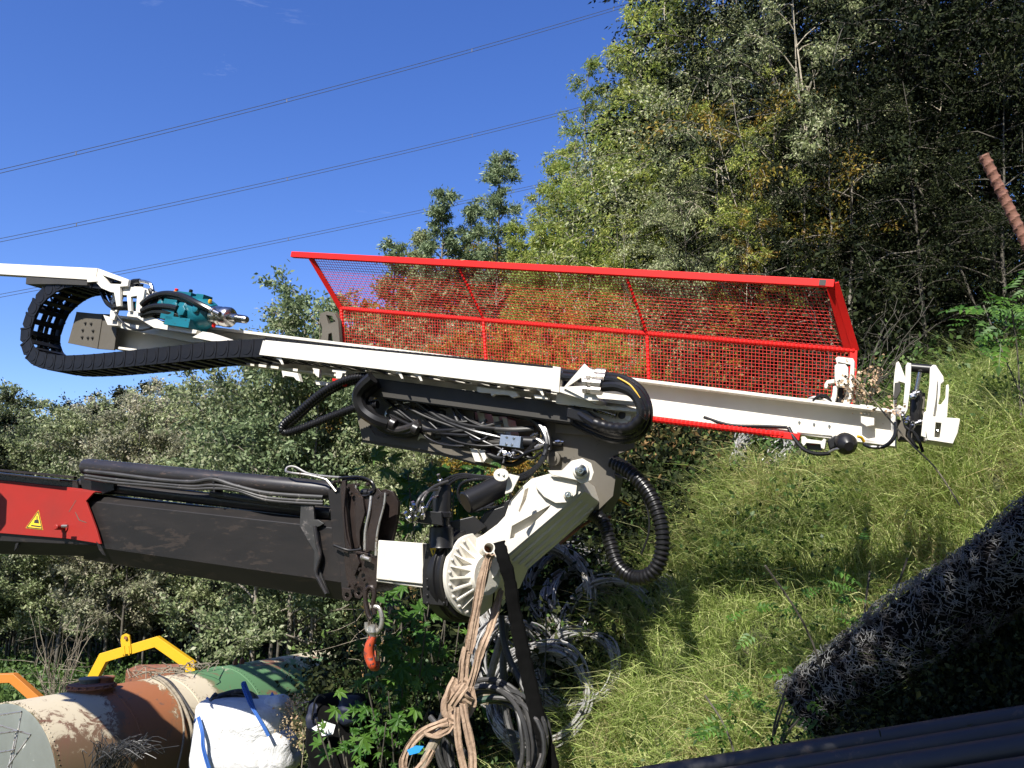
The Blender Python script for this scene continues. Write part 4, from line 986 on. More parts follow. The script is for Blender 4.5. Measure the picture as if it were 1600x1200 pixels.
# big corrugated loop hanging at the right of the arm
q = B(); q.rib([MP(*p) for p in [(958, 722, -0.05), (985, 738, 0.0), (1015, 772, 0.05), (1033, 820, 0.08), (1034, 865, 0.08), (1018, 896, 0.06), (990, 902, 0.02), (966, 884, 0.0), (954, 850, -0.03), (942, 815, -0.05), (915, 800, -0.10), (880, 815, -0.2), (850, 840, -0.3)]], 0.052, 0.034, 0.09, 16, 14); q.build('corrugated_hose', M['rubber'], rig)
hose([(960, 740, 0.0), (990, 756, 0.03), (1010, 790, 0.05), (1014, 830, 0.06), (1002, 866, 0.06)], 0.008)
hose([(985, 790, -0.3), (955, 775, -0.3), (930, 768, -0.25)], 0.006, 'yellow')
hose([(875, 850, -0.2), (905, 825, -0.2), (930, 810, -0.25), (955, 808, -0.3)], 0.012, 'rust')

# --- knuckle arm
Wa = Vector((0.16, 0.34, -0.075))
b = B()
# base prism, then the front plate with its triangular pocket
front = [(742, 842), (755, 835), (777, 819), (789, 806), (797, 782), (812, 764), (830, 748), (858, 740), (905, 742), (914, 768), (906, 776), (860, 816), (792, 874), (778, 905), (752, 925)]
b.pp(AP, front, 0.0, 0, W=Wa)
b.build('knuckle_arm', M['white'], rig, 0.004)
b = B()
front2 = [(746, 843), (756, 837), (779, 821), (792, 806), (800, 783), (814, 767), (832, 752), (858, 744), (903, 746), (910, 767), (902, 775), (858, 812), (790, 870), (775, 900), (752, 918)]
b.pp(AP, front2, 0.05, 0.049, holes=[[(800, 822), (861, 789), (856, 796), (812, 838), (797, 842)]])
b.build('arm_face', M['white'], rig, 0.003)
# stepped ribs on the underside
for k in range(3):
    t = (k + 0.6) / 3.4
    P, Q = AP(905, 778, -0.0) + Wa * t, AP(795, 875, 0.0) + Wa * t
    q = B(); q.beam(P, Q, 0.012, 0.02); q.build('edge_rib', M['white'], rig, 0.002)
# slew ring
sax = Vector((0.76, -0.65, 0.0)).normalized()
sc_ = at(741, 898, 6.20)
b = B(); b.lathe(sc_ - sax * 0.03, sax, [(0, 0.285), (0.035, 0.29), (0.04, 0.28)], 48); b.build('slew_flange', M['white'], rig, 0.002)
b = B(); b.lathe(sc_ - sax * 0.20, sax, [(0, 0.30), (0.02, 0.335), (0.12, 0.335), (0.125, 0.315), (0.165, 0.315)], 48); b.build('slew_ring', M['black'], rig, 0.003)
dS, aS, bS = frame(sax)
for k in range(9):
    th = math.radians(108 + k * 19)
    # direction on the disc: angle measured from image right, upwards
    e = (aS * math.cos(th) * 1 + Vector((0, 0, 1)) * math.sin(th))
    e = (Vector((sax.y, -sax.x, 0)) * -math.cos(th) + Vector((0, 0, 1)) * math.sin(th)).normalized()
    tv = sax.cross(e).normalized()
    p_out, p_in = sc_ + e * 0.265 + sax * 0.012, sc_ + e * 0.10 + sax * 0.012
    q = B(); q.prism([p_out - tv * 0.006, p_in - tv * 0.006, p_in - tv * 0.006 + sax * 0.12], tv * 0.012); q.build('gusset', M['white'], rig)
    if k % 1 == 0:
        th2 = th + math.radians(9.5); e2 = (Vector((sax.y, -sax.x, 0)) * -math.cos(th2) + Vector((0, 0, 1)) * math.sin(th2)).normalized()
        q = B(); q.bolt(sc_ + e2 * 0.262 + sax * 0.01, sax, 0.009, 0.016); q.build('bolt', M['white'], rig)
b = B(); b.lathe(sc_ + sax * 0.0, sax, [(0, 0.15), (0.13, 0.14)], 32); b.build('slew_hub', M['white'], rig, 0.003)
# slew drive housing, black, and hydraulic motor on top
b = B()
b.pp(AP, [(666, 850), (699, 846), (703, 900), (700, 948), (660, 944), (660, 890)], 0.16, 0.30)
b.pp(AP, [(698, 816), (740, 806), (760, 822), (742, 836), (716, 852), (702, 880), (698, 860)], 0.02, 0.2)
b.pp(AP, [(788, 790), (800, 800), (790, 815), (757, 836), (745, 822), (758, 800)], -0.12, 0.12)
b.build('slew_drive_housing', M['black'], rig, 0.008)
b = B(); b.lathe(AP(691, 755, 0.14), Vector((0, 0, -1)), [(0, 0.03), (0.01, 0.06), (0.03, 0.065), (0.20, 0.065), (0.21, 0.078), (0.24, 0.078), (0.245, 0.06), (0.30, 0.06), (0.31, 0.085), (0.44, 0.085), (0.45, 0.09)], 20); b.build('slew_motor', M['black'], rig, 0.002)
for y in (905, 918, 930, 942):
    for x in (668, 694):
        q = B(); q.bolt(AP(x, y, 0.16), (0, -1, 0), 0.008, 0.014); q.build('bolt', M['steel' if (x + y) % 3 == 0 else 'black'], rig)
b = B(); b.lathe(AP(702, 820, 0.16), Vector((-0.03, 0, -1)), [(0, 0.012), (0.5, 0.012)], 8); b.build('guard_rod', M['old_hose'], rig)
for (x, y) in ((650, 800), (662, 800), (648, 812), (660, 811), (643, 801), (642, 813), (684, 822), (690, 757)):
    b = B(); b.lathe(AP(x, y, 0.36 if x < 670 else 0.2), Vector((random.uniform(-0.4, 0.4), -0.5, random.uniform(0.4, 1))), [(0, 0.014), (0.015, 0.014), (0.017, 0.021), (0.04, 0.021), (0.045, 0.013), (0.08, 0.013)], 8); b.build('hose_fitting', M['steel'], rig)
b = B(); b.pp(AP, [(652, 797), (690, 800), (692, 822), (652, 816)], 0.30, 0.26); b.build('motor_valve', M['black'], rig, 0.006)
hose([Vector(AP(656, 800, 0.38)), Vector(AP(662, 778, 0.36)), Vector(AP(676, 762, 0.28)), Vector(AP(700, 752, 0.2))], 0.012, 'old_hose')
hose([Vector(AP(648, 798, 0.38)), Vector(AP(655, 780, 0.38)), Vector(AP(668, 768, 0.32)), Vector(AP(684, 764, 0.25))], 0.012, 'old_hose')
hose([Vector(AP(666, 795, 0.34)), Vector(AP(674, 780, 0.26)), Vector(AP(684, 775, 0.2))], 0.009, 'steel')
# stay-cylinder (fat black) between arm and motor
b = B(); b.lathe(at(727, 786, 6.25), at(796, 752, 6.4) - at(727, 786, 6.25), [(0, 0.075), (0.01, 0.085), (0.30, 0.085), (0.31, 0.05), (0.36, 0.05)], 24); b.build('tilt_cylinder', M['black'], rig, 0.002)
b = B(); b.pp(AP, [(758, 800), (796, 780), (800, 790), (790, 818), (760, 822)], -0.15, 0.2); b.build('cylinder_mount', M['black'], rig, 0.006)
# knuckle plates, pins and bolts
b = B()
b.pp(AP, [(856, 735), (878, 735), (893, 720), (910, 716), (924, 724), (928, 738), (924, 750), (910, 756), (900, 750), (862, 742)], 0.12, 0.03)
b.build('knuckle_link', M['white'], rig, 0.003)
b = B(); b.pp(AP, [(836, 752), (862, 744), (903, 748), (900, 772), (886, 785), (868, 786), (850, 776), (838, 762)], 0.085, 0.03); b.build('knuckle_plate', M['white'], rig, 0.003)
b = B(); b.pp(AP, circ(783, 742, 12, 10) , 0.14, 0.03); b.pp(AP, [(795, 740), (812, 744), (800, 768), (789, 772)], 0.08, 0.1); b.build('clevis', M['white'], rig, 0.002)
for x, y in ((779, 741), (787, 743)):
    q = B(); q.bolt(AP(x, y, 0.14), (0, -1, 0), 0.006, 0.01); q.build('bolt', M['steel'], rig)
for x, y, r, o_ in ((907, 735, 0.058, 0.12), (887, 773, 0.032, 0.085)):
    b = B(); b.lathe(AP(x, y, o_), (0, -1, 0), [(0, r), (0.02, r), (0.03, r * 0.9)], 28); b.build('pivot_boss', M['white'], rig)
    b = B(); b.lathe(AP(x, y, o_ + 0.03), (0, -1, 0), [(0, r * 0.72), (0.018, r * 0.72), (0.022, r * 0.6)], 24); b.build('pivot_pin', M['steel'], rig)
    q = B(); q.bolt(AP(x, y, o_ + 0.052), (0, -1, 0), r * 0.25, 0.012); q.build('bolt', M['steel'], rig)
b = B(); b.lathe(MP(867, 717, 0.0), -nM, [(0, 0.055), (0.03, 0.055), (0.035, 0.045)], 20); b.lathe(MP(867, 717, 0.035), -nM, [(0, 0.02), (0.02, 0.02)], 10); b.build('pivot_boss', M['grey_white'], rig)
# lifting tube at the elbow, the sling hangs on it
b = B(); pt = AP(758, 862, 0.05); axT = Vector((0.18, -0.95, 0.16)).normalized(); n_ = 20
b.lathe(pt, axT, [(0, 0.042), (0.17, 0.042), (0.17, 0.034), (0.02, 0.034)], n_); b.build('lifting_tube', M['white'], rig)
b = B(); b.lathe(pt + axT * 0.03, axT, [(0, 0.033), (0.002, 0.033)], 16); b.build('tube_inside', M['rust'], rig)
b = B(); b.pp(AP, [(820, 765), (826, 762), (822, 780), (812, 800), (810, 798), (816, 782)], 0.2, 0.02); b.build('loose_tab', M['wood'], rig)
# white box that slides into the crane head
b = B(); b.pp(AP, [(591, 844), (661, 849), (662, 914), (588, 905)], 0.10, 0.28); b.pp(AP, [(588, 905.5), (662, 914.5), (662, 919), (588, 909)], 0.085, 0.25); b.build('mounting_box', M['white'], rig, 0.008)
b = B(); b.pp(AP, [(608, 903), (662, 909), (662, 912), (612, 907)], 0.103, 0.004); b.build('box_seam', M['white'], rig, 0.001)
b = B(); b.prism([AP(671, 856, 0.165), AP(682, 856, 0.165), AP(677, 872, 0.165)], (0, 0.004, 0)); b.build('warning_sticker', M['sign_yellow'], rig)
b = B(); b.prism([AP(675.4, 859, 0.167), AP(678.6, 859, 0.167), AP(677, 868, 0.167)], (0, 0.002, 0)); b.build('sticker_mark', M['sign_black'], rig)

# --- red mesh guard
gOff = -0.34
g_tl, g_tr = (486, 401), (1305, 446)
def GB(x, y): return MP(x, y, gOff)             # upright lower panel
bL, bR = GB(533, 482), GB(1336, 548)
tL = MP(486, 400, gOff + 0.30); tR = MP(1304, 444, gOff + 0.30)
guard = bpy.data.objects.new('guard', None); COL.objects.link(guard); guard.parent = rig; guard.location = (0, 0, 0)
# top rail, box tube reaching past the left end
tdir = (tR - tL).normalized()
b = B(); b.beam(MP(457, 398, gOff + 0.30), tR, 0.05, 0.055); b.build('top_rail', M['red'], guard, 0.004)
q = B(); q.beam(MP(457, 398, gOff + 0.30) - tdir * 0.002, MP(457, 398, gOff + 0.30) + tdir * 0.001, 0.042, 0.047); q.build('open_end', M['sign_black'], guard)
q = B(); q.beam(tR - tdir * 0.10 - nM * 0.026, tR - tdir * 0.055 - nM * 0.026, 0.004, 0.04); q.build('rail_notch', M['sign_black'], guard)
def twist(P, Q, r, name='rope_wrapped_bar', n=10):
    q = B(); L = (Q - P).length; m = max(6, int(L / 0.0105))
    pts = [P.lerp(Q, i / m) for i in range(m + 1)]
    q.tube(pts, [r * (1.18 if (i % 3) == 0 else 0.92) for i in range(m + 1)], n); return q.build(name, M['red'], guard, ang=0.3)
twist(bL, bR, 0.020)
lowdir = Vector((0, 0, -1))
lmL, lmR = GB(537, 545), GB(1340, 620)
twist(GB(533, 482), GB(538, 560), 0.018)
twist(GB(755, 501), GB(760, 580), 0.014)
twist(GB(1011, 523), GB(1014, 605), 0.014)
twist(MP(985, 651, 0.03), MP(1225, 680, 0.03), 0.022)
b = B(); b.beam(MP(1205, 678, 0.02), MP(1250, 683.5, 0.02), 0.05, 0.045); b.build('lower_rail', M['red'], guard, 0.003)
b = B(); b.beam(GB(1334, 548), GB(1330, 640), 0.05, 0.02, nM); b.build('corner_post', M['red'], guard, 0.003)
b = B(); b.beam(tL + Vector((0, 0, -0.02)), bL, 0.045, 0.028, nM); b.build('end_post', M['red'], guard, 0.003)
for (x0, y0, x1, y1) in ((718, 420, 756, 500), (980, 436, 1012, 524)):
    A = MP(x0, y0, gOff + 0.29); twist(A, GB(x1, y1), 0.012)
# right end member: a folded plate, wide face seen from inside
b = B(); b.loft([tR + Vector((0, 0, 0.02)), tR + Vector((0, 0, -0.045)) - tdir * 0.055, bR - tdir * 0.075 + Vector((0, 0, 0)), bR + Vector((0, 0, 0.0))],
       [p - nM * 0.012 + tdir * 0.0 for p in [tR + Vector((0, 0, 0.02)), tR + Vector((0, 0, -0.045)) - tdir * 0.055, bR - tdir * 0.075, bR]]); b.build('end_post', M['red'], guard, 0.002)
b = B(); b.beam(tR + tdir * 0.004 + Vector((0, 0, 0.01)), bR + tdir * 0.004, 0.05, 0.014, nM); b.build('end_flange', M['red'], guard, 0.002)
# woven wires
def wires(A0, A1, B0, B1, nu, nv, r, name, label=None):
    """A0-A1 top edge, B0-B1 bottom edge; wires weave over and under"""
    q = B(); nrm = (A1 - A0).cross(B0 - A0).normalized()
    for i in range(nu + 1):
        u = i / nu; P, Q = A0.lerp(A1, u), B0.lerp(B1, u)
        k = nv * 1
        pts = [P.lerp(Q, j / k) + nrm * r * 0.9 * (1 if (i + j) % 2 else -1) for j in range(k + 1)]
        q.tube(pts, r, 4, cap=False)
    for j in range(nv + 1):
        v = j / nv; P, Q = A0.lerp(B0, v), A1.lerp(B1, v)
        pts = [P.lerp(Q, i / nu) - nrm * r * 0.9 * (1 if (i + j) % 2 else -1) for i in range(nu + 1)]
        q.tube(pts, r, 4, cap=False)
    o = q.build(name, M['mesh_red'], guard, ang=3.0, label=label); o['kind'] = 'stuff'
    return o
fr = [0.0, (755 - 533) / 803, (1011 - 533) / 803, 1.0]
def px_t(A, C, x):      # parameter along A-C whose picture column is x
    lo, hi = 0.0, 1.0
    for _ in range(40):
        m = (lo + hi) / 2; p = A.lerp(C, m); d = p - Vector((0, 0, CAMZ)); dep = d.y * _cp + d.z * _sp
        if 800 + F * d.x / dep < x: lo = m
        else: hi = m
    return lo
cb_ = [0, px_t(bL, bR, 755), px_t(bL, bR, 1011), 1]
ct_ = [0, px_t(tL, tR, 718), px_t(tL, tR, 980), 1]
lB0, lB1 = GB(540, 600), GB(1332, 668)
WR = 0.0020
for k in range(3):
    A0, A1 = tL.lerp(tR, ct_[k]), tL.lerp(tR, ct_[k + 1]); B0, B1 = bL.lerp(bR, cb_[k]), bL.lerp(bR, cb_[k + 1])
    nu = int((B1 - B0).length / 0.028); nv = int((B0 - A0).length / 0.028)
    wires(A0 + Vector((0, 0, -0.025)), A1 + Vector((0, 0, -0.025)) - (tdir * 0.05 if k == 2 else Vector()), B0, B1 - (tdir * 0.05 if k == 2 else Vector()), nu, nv, WR * 1.2, 'wire_mesh')
    C0, C1 = lB0.lerp(lB1, cb_[k]), lB0.lerp(lB1, cb_[k + 1])
    nv = int((C0 - B0).length / 0.028)
    wires(B0, B1 - (tdir * 0.04 if k == 2 else Vector()), C0, C1 - (tdir * 0.04 if k == 2 else Vector()), nu, nv, WR, 'wire_mesh')
# hinge castings left and right of the guard
b = B()
b.pp(MP, [(500, 490), (510, 486), (522, 489), (528, 500), (531, 540), (521, 540), (518, 520), (513, 522), (512, 536), (501, 535), (503, 512), (499, 500)], gOff + 0.10, 0.05, holes=[[(509, 492), (519, 494), (521, 503), (513, 506)]])
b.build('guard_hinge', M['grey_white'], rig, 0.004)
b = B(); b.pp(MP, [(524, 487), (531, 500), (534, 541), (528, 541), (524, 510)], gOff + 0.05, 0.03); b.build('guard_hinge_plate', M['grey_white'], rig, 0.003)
b = B()
b.pp(MP, [(1305, 560), (1309, 557), (1333, 560), (1335, 564), (1334, 600), (1331, 620), (1326, 634), (1316, 633), (1321, 618), (1323, 600), (1327, 590), (1329, 570), (1310, 566), (1308, 570)], gOff + 0.22, 0.07)
b.build('guard_hinge', M['white'], rig, 0.004)
b = B()
b.pp(MP, [(1304, 571), (1308, 568), (1321, 569), (1325, 574), (1325, 598), (1322, 604), (1307, 603), (1304, 590)], gOff + 0.30, 0.06)
b.pp(MP, [(1302, 603), (1309, 603), (1307, 620), (1303, 632), (1294, 631), (1300, 618)], gOff + 0.28, 0.05)
b.pp(MP, [(1288, 600), (1292, 594), (1304, 592), (1304, 598), (1295, 600), (1292, 607), (1288, 606)], gOff + 0.26, 0.05)
b.build('hinge_lever', M['white'], rig, 0.004)
b = B(); b.lathe(MP(1308, 565, gOff + 0.2), MP(1328, 568, gOff + 0.2) - MP(1308, 565, gOff + 0.2), [(0, 0.02), (0.09, 0.02)], 14); b.build('hinge_pin', M['black'], rig)
b = B(); b.lathe(MP(1313, 604, gOff + 0.2), MP(1311, 634, gOff + 0.2) - MP(1313, 604, gOff + 0.2), [(0, 0.022), (0.05, 0.022), (0.052, 0.032), (0.13, 0.032)], 14); b.build('hinge_cylinder', M['black'], rig)
hose([(1262, 626, gOff + 0.3), (1272, 622, gOff + 0.3), (1284, 624, gOff + 0.3), (1296, 630, gOff + 0.3)], 0.016, 'clamp_steel')
hose([(1270, 627, gOff + 0.33), (1280, 619, gOff + 0.33), (1292, 620, gOff + 0.3), (1300, 632, gOff + 0.3)], 0.012, 'hose')
b = B(); b.lathe(MP(1256, 625, gOff + 0.3), MP(1263, 625, gOff + 0.3) - MP(1256, 625, gOff + 0.3), [(0, 0.012), (0.03, 0.012)], 8); b.build('cable_end', M['yellow'], rig)

# --- drill-rod clamp at the right end of the mast
b = B()
b.pp(MP, [(1396, 655), (1396, 600), (1398, 580), (1400, 567), (1404, 564), (1407, 570), (1414, 588), (1416, 600), (1411, 598), (1404, 596), (1403, 608), (1400, 640)], -0.05, 0.05)
b.build('clamp_jaw', M['white'], rig, 0.004)
b = B()
b.pp(MP, [(1415, 572), (1418, 566), (1424, 568), (1423, 600), (1418, 640), (1412, 652), (1399, 648), (1398, 640), (1404, 632), (1411, 636), (1414, 600)], 0.06, 0.05)
b.build('clamp_jaw', M['white'], rig, 0.004)
b = B()
b.pp(MP, [(1453, 575), (1457, 570), (1462, 570), (1474, 588), (1475, 596), (1470, 600), (1469, 618), (1466, 632), (1470, 632), (1477, 622), (1478, 602), (1482, 600), (1483, 606), (1480, 650), (1476, 655), (1445, 655), (1447, 640), (1452, 600)], 0.05, 0.05)
b.build('clamp_cheek', M['white'], rig, 0.004)
b = B()
b.pp(MP, [(1461, 586), (1465, 585), (1463, 620), (1458, 650), (1447, 684), (1439, 681), (1443, 645), (1450, 640), (1456, 610)], 0.12, 0.04)
b.build('clamp_cheek', M['white'], rig, 0.003)
b = B()
b.pp(MP, [(1448, 652), (1500, 656), (1497, 675), (1489, 693), (1449, 687), (1446, 670)], 0.16, 0.03, holes=[[(1462, 660), (1471, 661), (1468, 684), (1460, 683)]])
b.pp(MP, [(1448, 650), (1500, 654), (1500, 657), (1448, 653)], 0.16, 0.25)
b.pp(MP, [(1446, 684), (1489, 690), (1489, 694), (1446, 688)], 0.13, 0.22)
b.pp(MP, [(1462, 660), (1471, 661), (1468, 684), (1460, 683)], 0.08, 0.02)
b.build('foot_block', M['white'], rig, 0.003)
b = B(); b.lathe(MP(1422, 574, 0.0), MP(1455, 577, 0.0) - MP(1422, 574, 0.0), [(0, 0.03), (0.16, 0.03)], 18); b.build('clamp_pin', M['black'], rig)
b = B(); b.lathe(MP(1437, 582, 0.03), MP(1431, 612, 0.03) - MP(1437, 582, 0.03), [(0, 0.014), (0.12, 0.014)], 14); b.build('piston_rod', M['steel'], rig)
b = B(); b.lathe(MP(1432, 610, 0.04), MP(1430, 668, 0.04) - MP(1432, 610, 0.04), [(0, 0.03), (0.02, 0.036), (0.2, 0.036), (0.22, 0.03)], 16); b.build('clamp_cylinder', M['black'], rig)
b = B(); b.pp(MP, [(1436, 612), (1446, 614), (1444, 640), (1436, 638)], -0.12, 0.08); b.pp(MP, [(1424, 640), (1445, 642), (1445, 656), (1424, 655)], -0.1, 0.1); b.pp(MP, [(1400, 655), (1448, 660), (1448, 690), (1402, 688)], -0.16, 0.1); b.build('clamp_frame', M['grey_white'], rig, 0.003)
b = B(); b.pp(MP, [(1398, 598), (1406, 597), (1408, 610), (1401, 622), (1396, 624)], 0.0, 0.04); b.build('jaw_insert', M['dark_grey'], rig, 0.002)
for x, y in ((1422, 618), (1428, 622), (1420, 652), (1430, 662), (1424, 672), (1410, 656), (1452, 666)):
    b = B(); b.lathe(MP(x, y, 0.10), Vector((random.uniform(-1, 1), -0.5, random.uniform(-1, 1))), [(0, 0.012), (0.02, 0.012), (0.022, 0.018), (0.04, 0.018), (0.045, 0.01), (0.06, 0.01)], 8); b.build('hose_fitting', M['steel'], rig)
hose([(1418, 650, 0.10), (1424, 664, 0.12), (1420, 680, 0.12), (1428, 694, 0.12), (1434, 700, 0.1)], 0.010)
hose([(1412, 652, 0.10), (1416, 668, 0.12), (1428, 676, 0.12), (1436, 690, 0.12), (1442, 706, 0.1)], 0.010)
hose([(1400, 660, 0.08), (1399, 678, 0.1), (1392, 690, 0.1), (1380, 698, 0.08), (1360, 698, 0.08), (1350, 694, 0.06)], 0.013)
hose([(1350, 690, 0.04), (1346, 684, 0.06), (1340, 682, 0.08)], 0.010, 'yellow')
# under-mast sensor drum, bracket and hose
b = B(); b.lathe(MP(1318, 690, 0.0), MP(1327, 698, 0.12) - MP(1318, 690, 0.0), [(0, 0.05), (0.02, 0.068), (0.07, 0.072), (0.10, 0.060), (0.13, 0.03)], 24); b.build('hose_drum', M['black'], rig)
b = B(); b.pp(MP, [(1292, 688), (1304, 680), (1336, 682), (1340, 690), (1312, 694), (1296, 704)], 0.02, 0.08); b.build('drum_housing', M['black'], rig, 0.01)
b = B(); b.pp(MP, [(1252, 682), (1258, 682), (1261, 686), (1284, 689), (1287, 685), (1291, 687), (1288, 702), (1283, 700), (1282, 694), (1260, 692), (1256, 697), (1252, 692)], 0.06, 0.05); b.build('bracket', M['white'], rig, 0.003)
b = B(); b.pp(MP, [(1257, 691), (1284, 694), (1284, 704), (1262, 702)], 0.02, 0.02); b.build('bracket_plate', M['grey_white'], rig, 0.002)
b = B(); b.prism([MP(*p, 0.022) for p in circ(1272, 693, 6, 2, 14)], nM * 0.002); b.build('red_mark', M['red'], rig)
hose([(1232, 668, 0.02), (1242, 686, 0.04), (1256, 702, 0.05), (1276, 709, 0.05), (1298, 708, 0.04)], 0.014)
hose([(1296, 706, 0.05), (1306, 702, 0.08), (1320, 700, 0.1)], 0.010, 'clamp_steel')
hose([(1100, 652, -0.02), (1140, 664, 0.01), (1190, 666, 0.01), (1230, 668, 0.02)], 0.012)

# ================================================================== CRANE BOOM
crane = thing('crane_boom', CP(300, 830, 0), 'worn black telescopic crane boom with a red end cover and ram on top', 'crane')
nC = CP.n
def c3(x, y, o=0.0): return CP(x, y, o)
# inner telescopic section: hexagonal profile
def hexsec(x, yt, yb, yk, ytop, w=0.36):
    a = c3(x, yt, 0.0); bq = c3(x, yb, 0.0); k = c3(x, yk, -0.10); t = c3(x, ytop, -0.07)
    return [a, bq, k, k + nC * (w - 0.2), bq + nC * w, a + nC * w, t + nC * (w - 0.14), t]
b = B(); b.loft(hexsec(130, 782, 852, 874, 770), hexsec(548, 828, 912, 940, 816)); b.build('inner_boom', M['crane_black'], crane, 0.006)
b = B()
b.loft([c3(-60, 764, 0.03), c3(-60, 842, 0.03), c3(-60, 864, -0.08), c3(-60, 864, -0.32), c3(-60, 842, -0.4), c3(-60, 764, -0.4), c3(-60, 750, -0.33), c3(-60, 750, -0.06)],
       [c3(134, 778, 0.03), c3(152, 852, 0.03), c3(158, 870, -0.08), c3(158, 870, -0.32), c3(152, 852, -0.4), c3(134, 778, -0.4), c3(140, 766, -0.33), c3(140, 766, -0.06)])
b.build('outer_boom', M['crane_black'], crane, 0.006)
b = B()
b.pp(CP, [(-60, 746), (110, 765), (147, 769), (134, 783), (150, 826), (157, 850), (140, 847), (108, 842), (60, 838), (-60, 828)], 0.055, 0.02)
b.pp(CP, [(-60, 744), (112, 762), (148, 768), (148, 770), (110, 766), (-60, 747)], 0.054, 0.42)
b.build('red_cover', M['crane_red'], crane, 0.003)
b = B(); b.pp(CP, [(108, 800), (119, 782), (118.4, 781.5), (107.4, 799.5)], 0.0565, 0.001); b.pp(CP, [(118, 800), (124, 812), (135, 816), (135, 817), (123, 813), (117, 800)], 0.0565, 0.001); b.build('cover_scratch', M['grey_white'], crane)
b = B(); b.beam(c3(-60, 733, -0.02), c3(116, 752, -0.02), 0.30, 0.012); b.beam(c3(-60, 729, -0.02), c3(118, 746, -0.02), 0.04, 0.02); b.pp(CP, [(-60, 733), (120, 751), (122, 764), (-60, 745)], 0.0, 0.02); b.build('top_tray', M['crane_brown'], crane, 0.002)
b = B(); b.pp(CP, [(-235, 520), (-120, 650), (-150, 690), (-380, 560), (-380, 500)], 0.85, 0.2); b.build('boom_shade_plate', M['crane_black'], crane, 0.01)  # unseen plate added past the left edge to shade the red cover
b = B(); b.beam(CP(-200, 560, 0.75), CP(-150, 790, 0.0), 0.06, 0.06); b.build('shade_plate_arm', M['crane_black'], crane, 0.005)  # added arm carrying the unseen shade plate
# warning sticker: triangle, black border, hand and load pictogram
tri = [(60, 797), (40, 825), (67, 828)]
b = B(); b.pp(CP, tri, 0.0580, 0.003); b.build('warning_sticker', M['sign_yellow'], crane)
cx_, cy_ = sum(p[0] for p in tri) / 3, sum(p[1] for p in tri) / 3
sc2 = lambda k: [(cx_ + (x - cx_) * k, cy_ + (y - cy_) * k) for x, y in tri]
b = B(); b.pp(CP, sc2(0.95), 0.0592, 0.001, holes=[sc2(0.80)])
b.pp(CP, [(49, 820), (64, 822), (63, 824), (48, 822)], 0.0592, 0.001)
b.pp(CP, [(54, 812), (60, 812), (61, 818), (53, 817)], 0.0592, 0.001)
b.pp(CP, [(57, 806), (58.6, 806), (58.6, 812), (57, 812)], 0.0592, 0.001)
b.build('sticker_print', M['sign_black'], crane)
b = B(); b.lathe(c3(101, 824, 0.055), -nC, [(0, 0.04), (0.01, 0.04), (0.012, 0.022), (0.09, 0.022), (0.095, 0.016)], 14); b.build('locking_pin', M['crane_red'], crane)
b = B(); b.lathe(c3(97, 822, 0.15), c3(106, 822, 0.15) - c3(97, 822, 0.15), [(0, 0.012), (0.06, 0.012)], 8); b.build('pin_handle', M['clamp_steel'], crane)
b = B(); b.pp(CP, [(30, 845), (26, 856), (22, 861), (24, 850)], 0.02, 0.02); b.build('bent_lug', M['crane_black'], crane)
b = B(); b.pp(CP, [(150, 846), (156, 852), (164, 868), (160, 866), (154, 858)], 0.06, 0.01); b.build('bent_lug', M['crane_black'], crane)
# ram on top
b = B(); d_ = c3(525, 768, -0.05) - c3(134, 730, -0.05); Lr = d_.length
b.lathe(c3(131, 729, -0.05), d_, [(0, 0.045), (0.01, 0.062), (0.04, 0.070), (Lr * 0.985, 0.070), (Lr, 0.06)], 24); b.build('extension_ram', M['cylinder_black'], crane)
b = B(); d_ = c3(520, 802, -0.10) - c3(124, 756, -0.10); b.lathe(c3(124, 756, -0.10), d_, [(0, 0.04), (0.01, 0.052), (d_.length, 0.052)], 18); b.build('extension_ram', M['cylinder_black'], crane)
b = B(); d_ = c3(480, 793, -0.02) - c3(330, 771, -0.02); b.lathe(c3(330, 771, -0.02), d_, [(0, 0.025), (d_.length, 0.025)], 12); b.build('return_pipe', M['old_hose'], crane)
b = B(); b.pp(CP, [(124, 744), (140, 742), (178, 752), (178, 766), (160, 772), (128, 764)], -0.02, 0.12); b.build('ram_mount', M['black'], crane, 0.006)
for k, (r, dz) in enumerate(((0.017, 0), (0.013, 7), (0.012, 11))):
    hose([c3(133, 736 + dz, 0.05), c3(180, 741 + dz * 1.2, 0.06), c3(250, 750 + dz * 0.9, 0.06), c3(300, 753 + dz, 0.06), c3(333, 749 + dz * 1.3, 0.06), c3(370, 760 + dz * 0.6, 0.06), c3(420, 771 + dz, 0.05), c3(505, 777 + dz, 0.03)], r, 'old_hose', par=crane)
b = B(); b.pp(CP, [(331, 745), (334, 745), (336, 769), (333, 769)], 0.07, 0.10); b.build('hose_clip', M['black'], crane)
hose([c3(525, 768, 0.06), c3(512, 752, 0.06), c3(505, 748, 0.06), c3(480, 742, 0.06), c3(456, 739, 0.06), c3(447, 736, 0.03), c3(450, 730, 0.0), c3(462, 730, -0.02), c3(485, 741, -0.02), c3(530, 746, -0.02), c3(560, 748, -0.02)], 0.009, 'clamp_steel', par=crane)
hose([c3(530, 747, 0.0), c3(560, 745, 0.02), c3(580, 752, 0.05), c3(585, 765, 0.05), c3(575, 774, 0.05), c3(565, 774, 0.05)], 0.010, 'hose', par=crane)
hose([c3(535, 750, -0.03), c3(565, 749, 0.0), c3(582, 758, 0.02), c3(580, 770, 0.02)], 0.011, 'hose', par=crane)
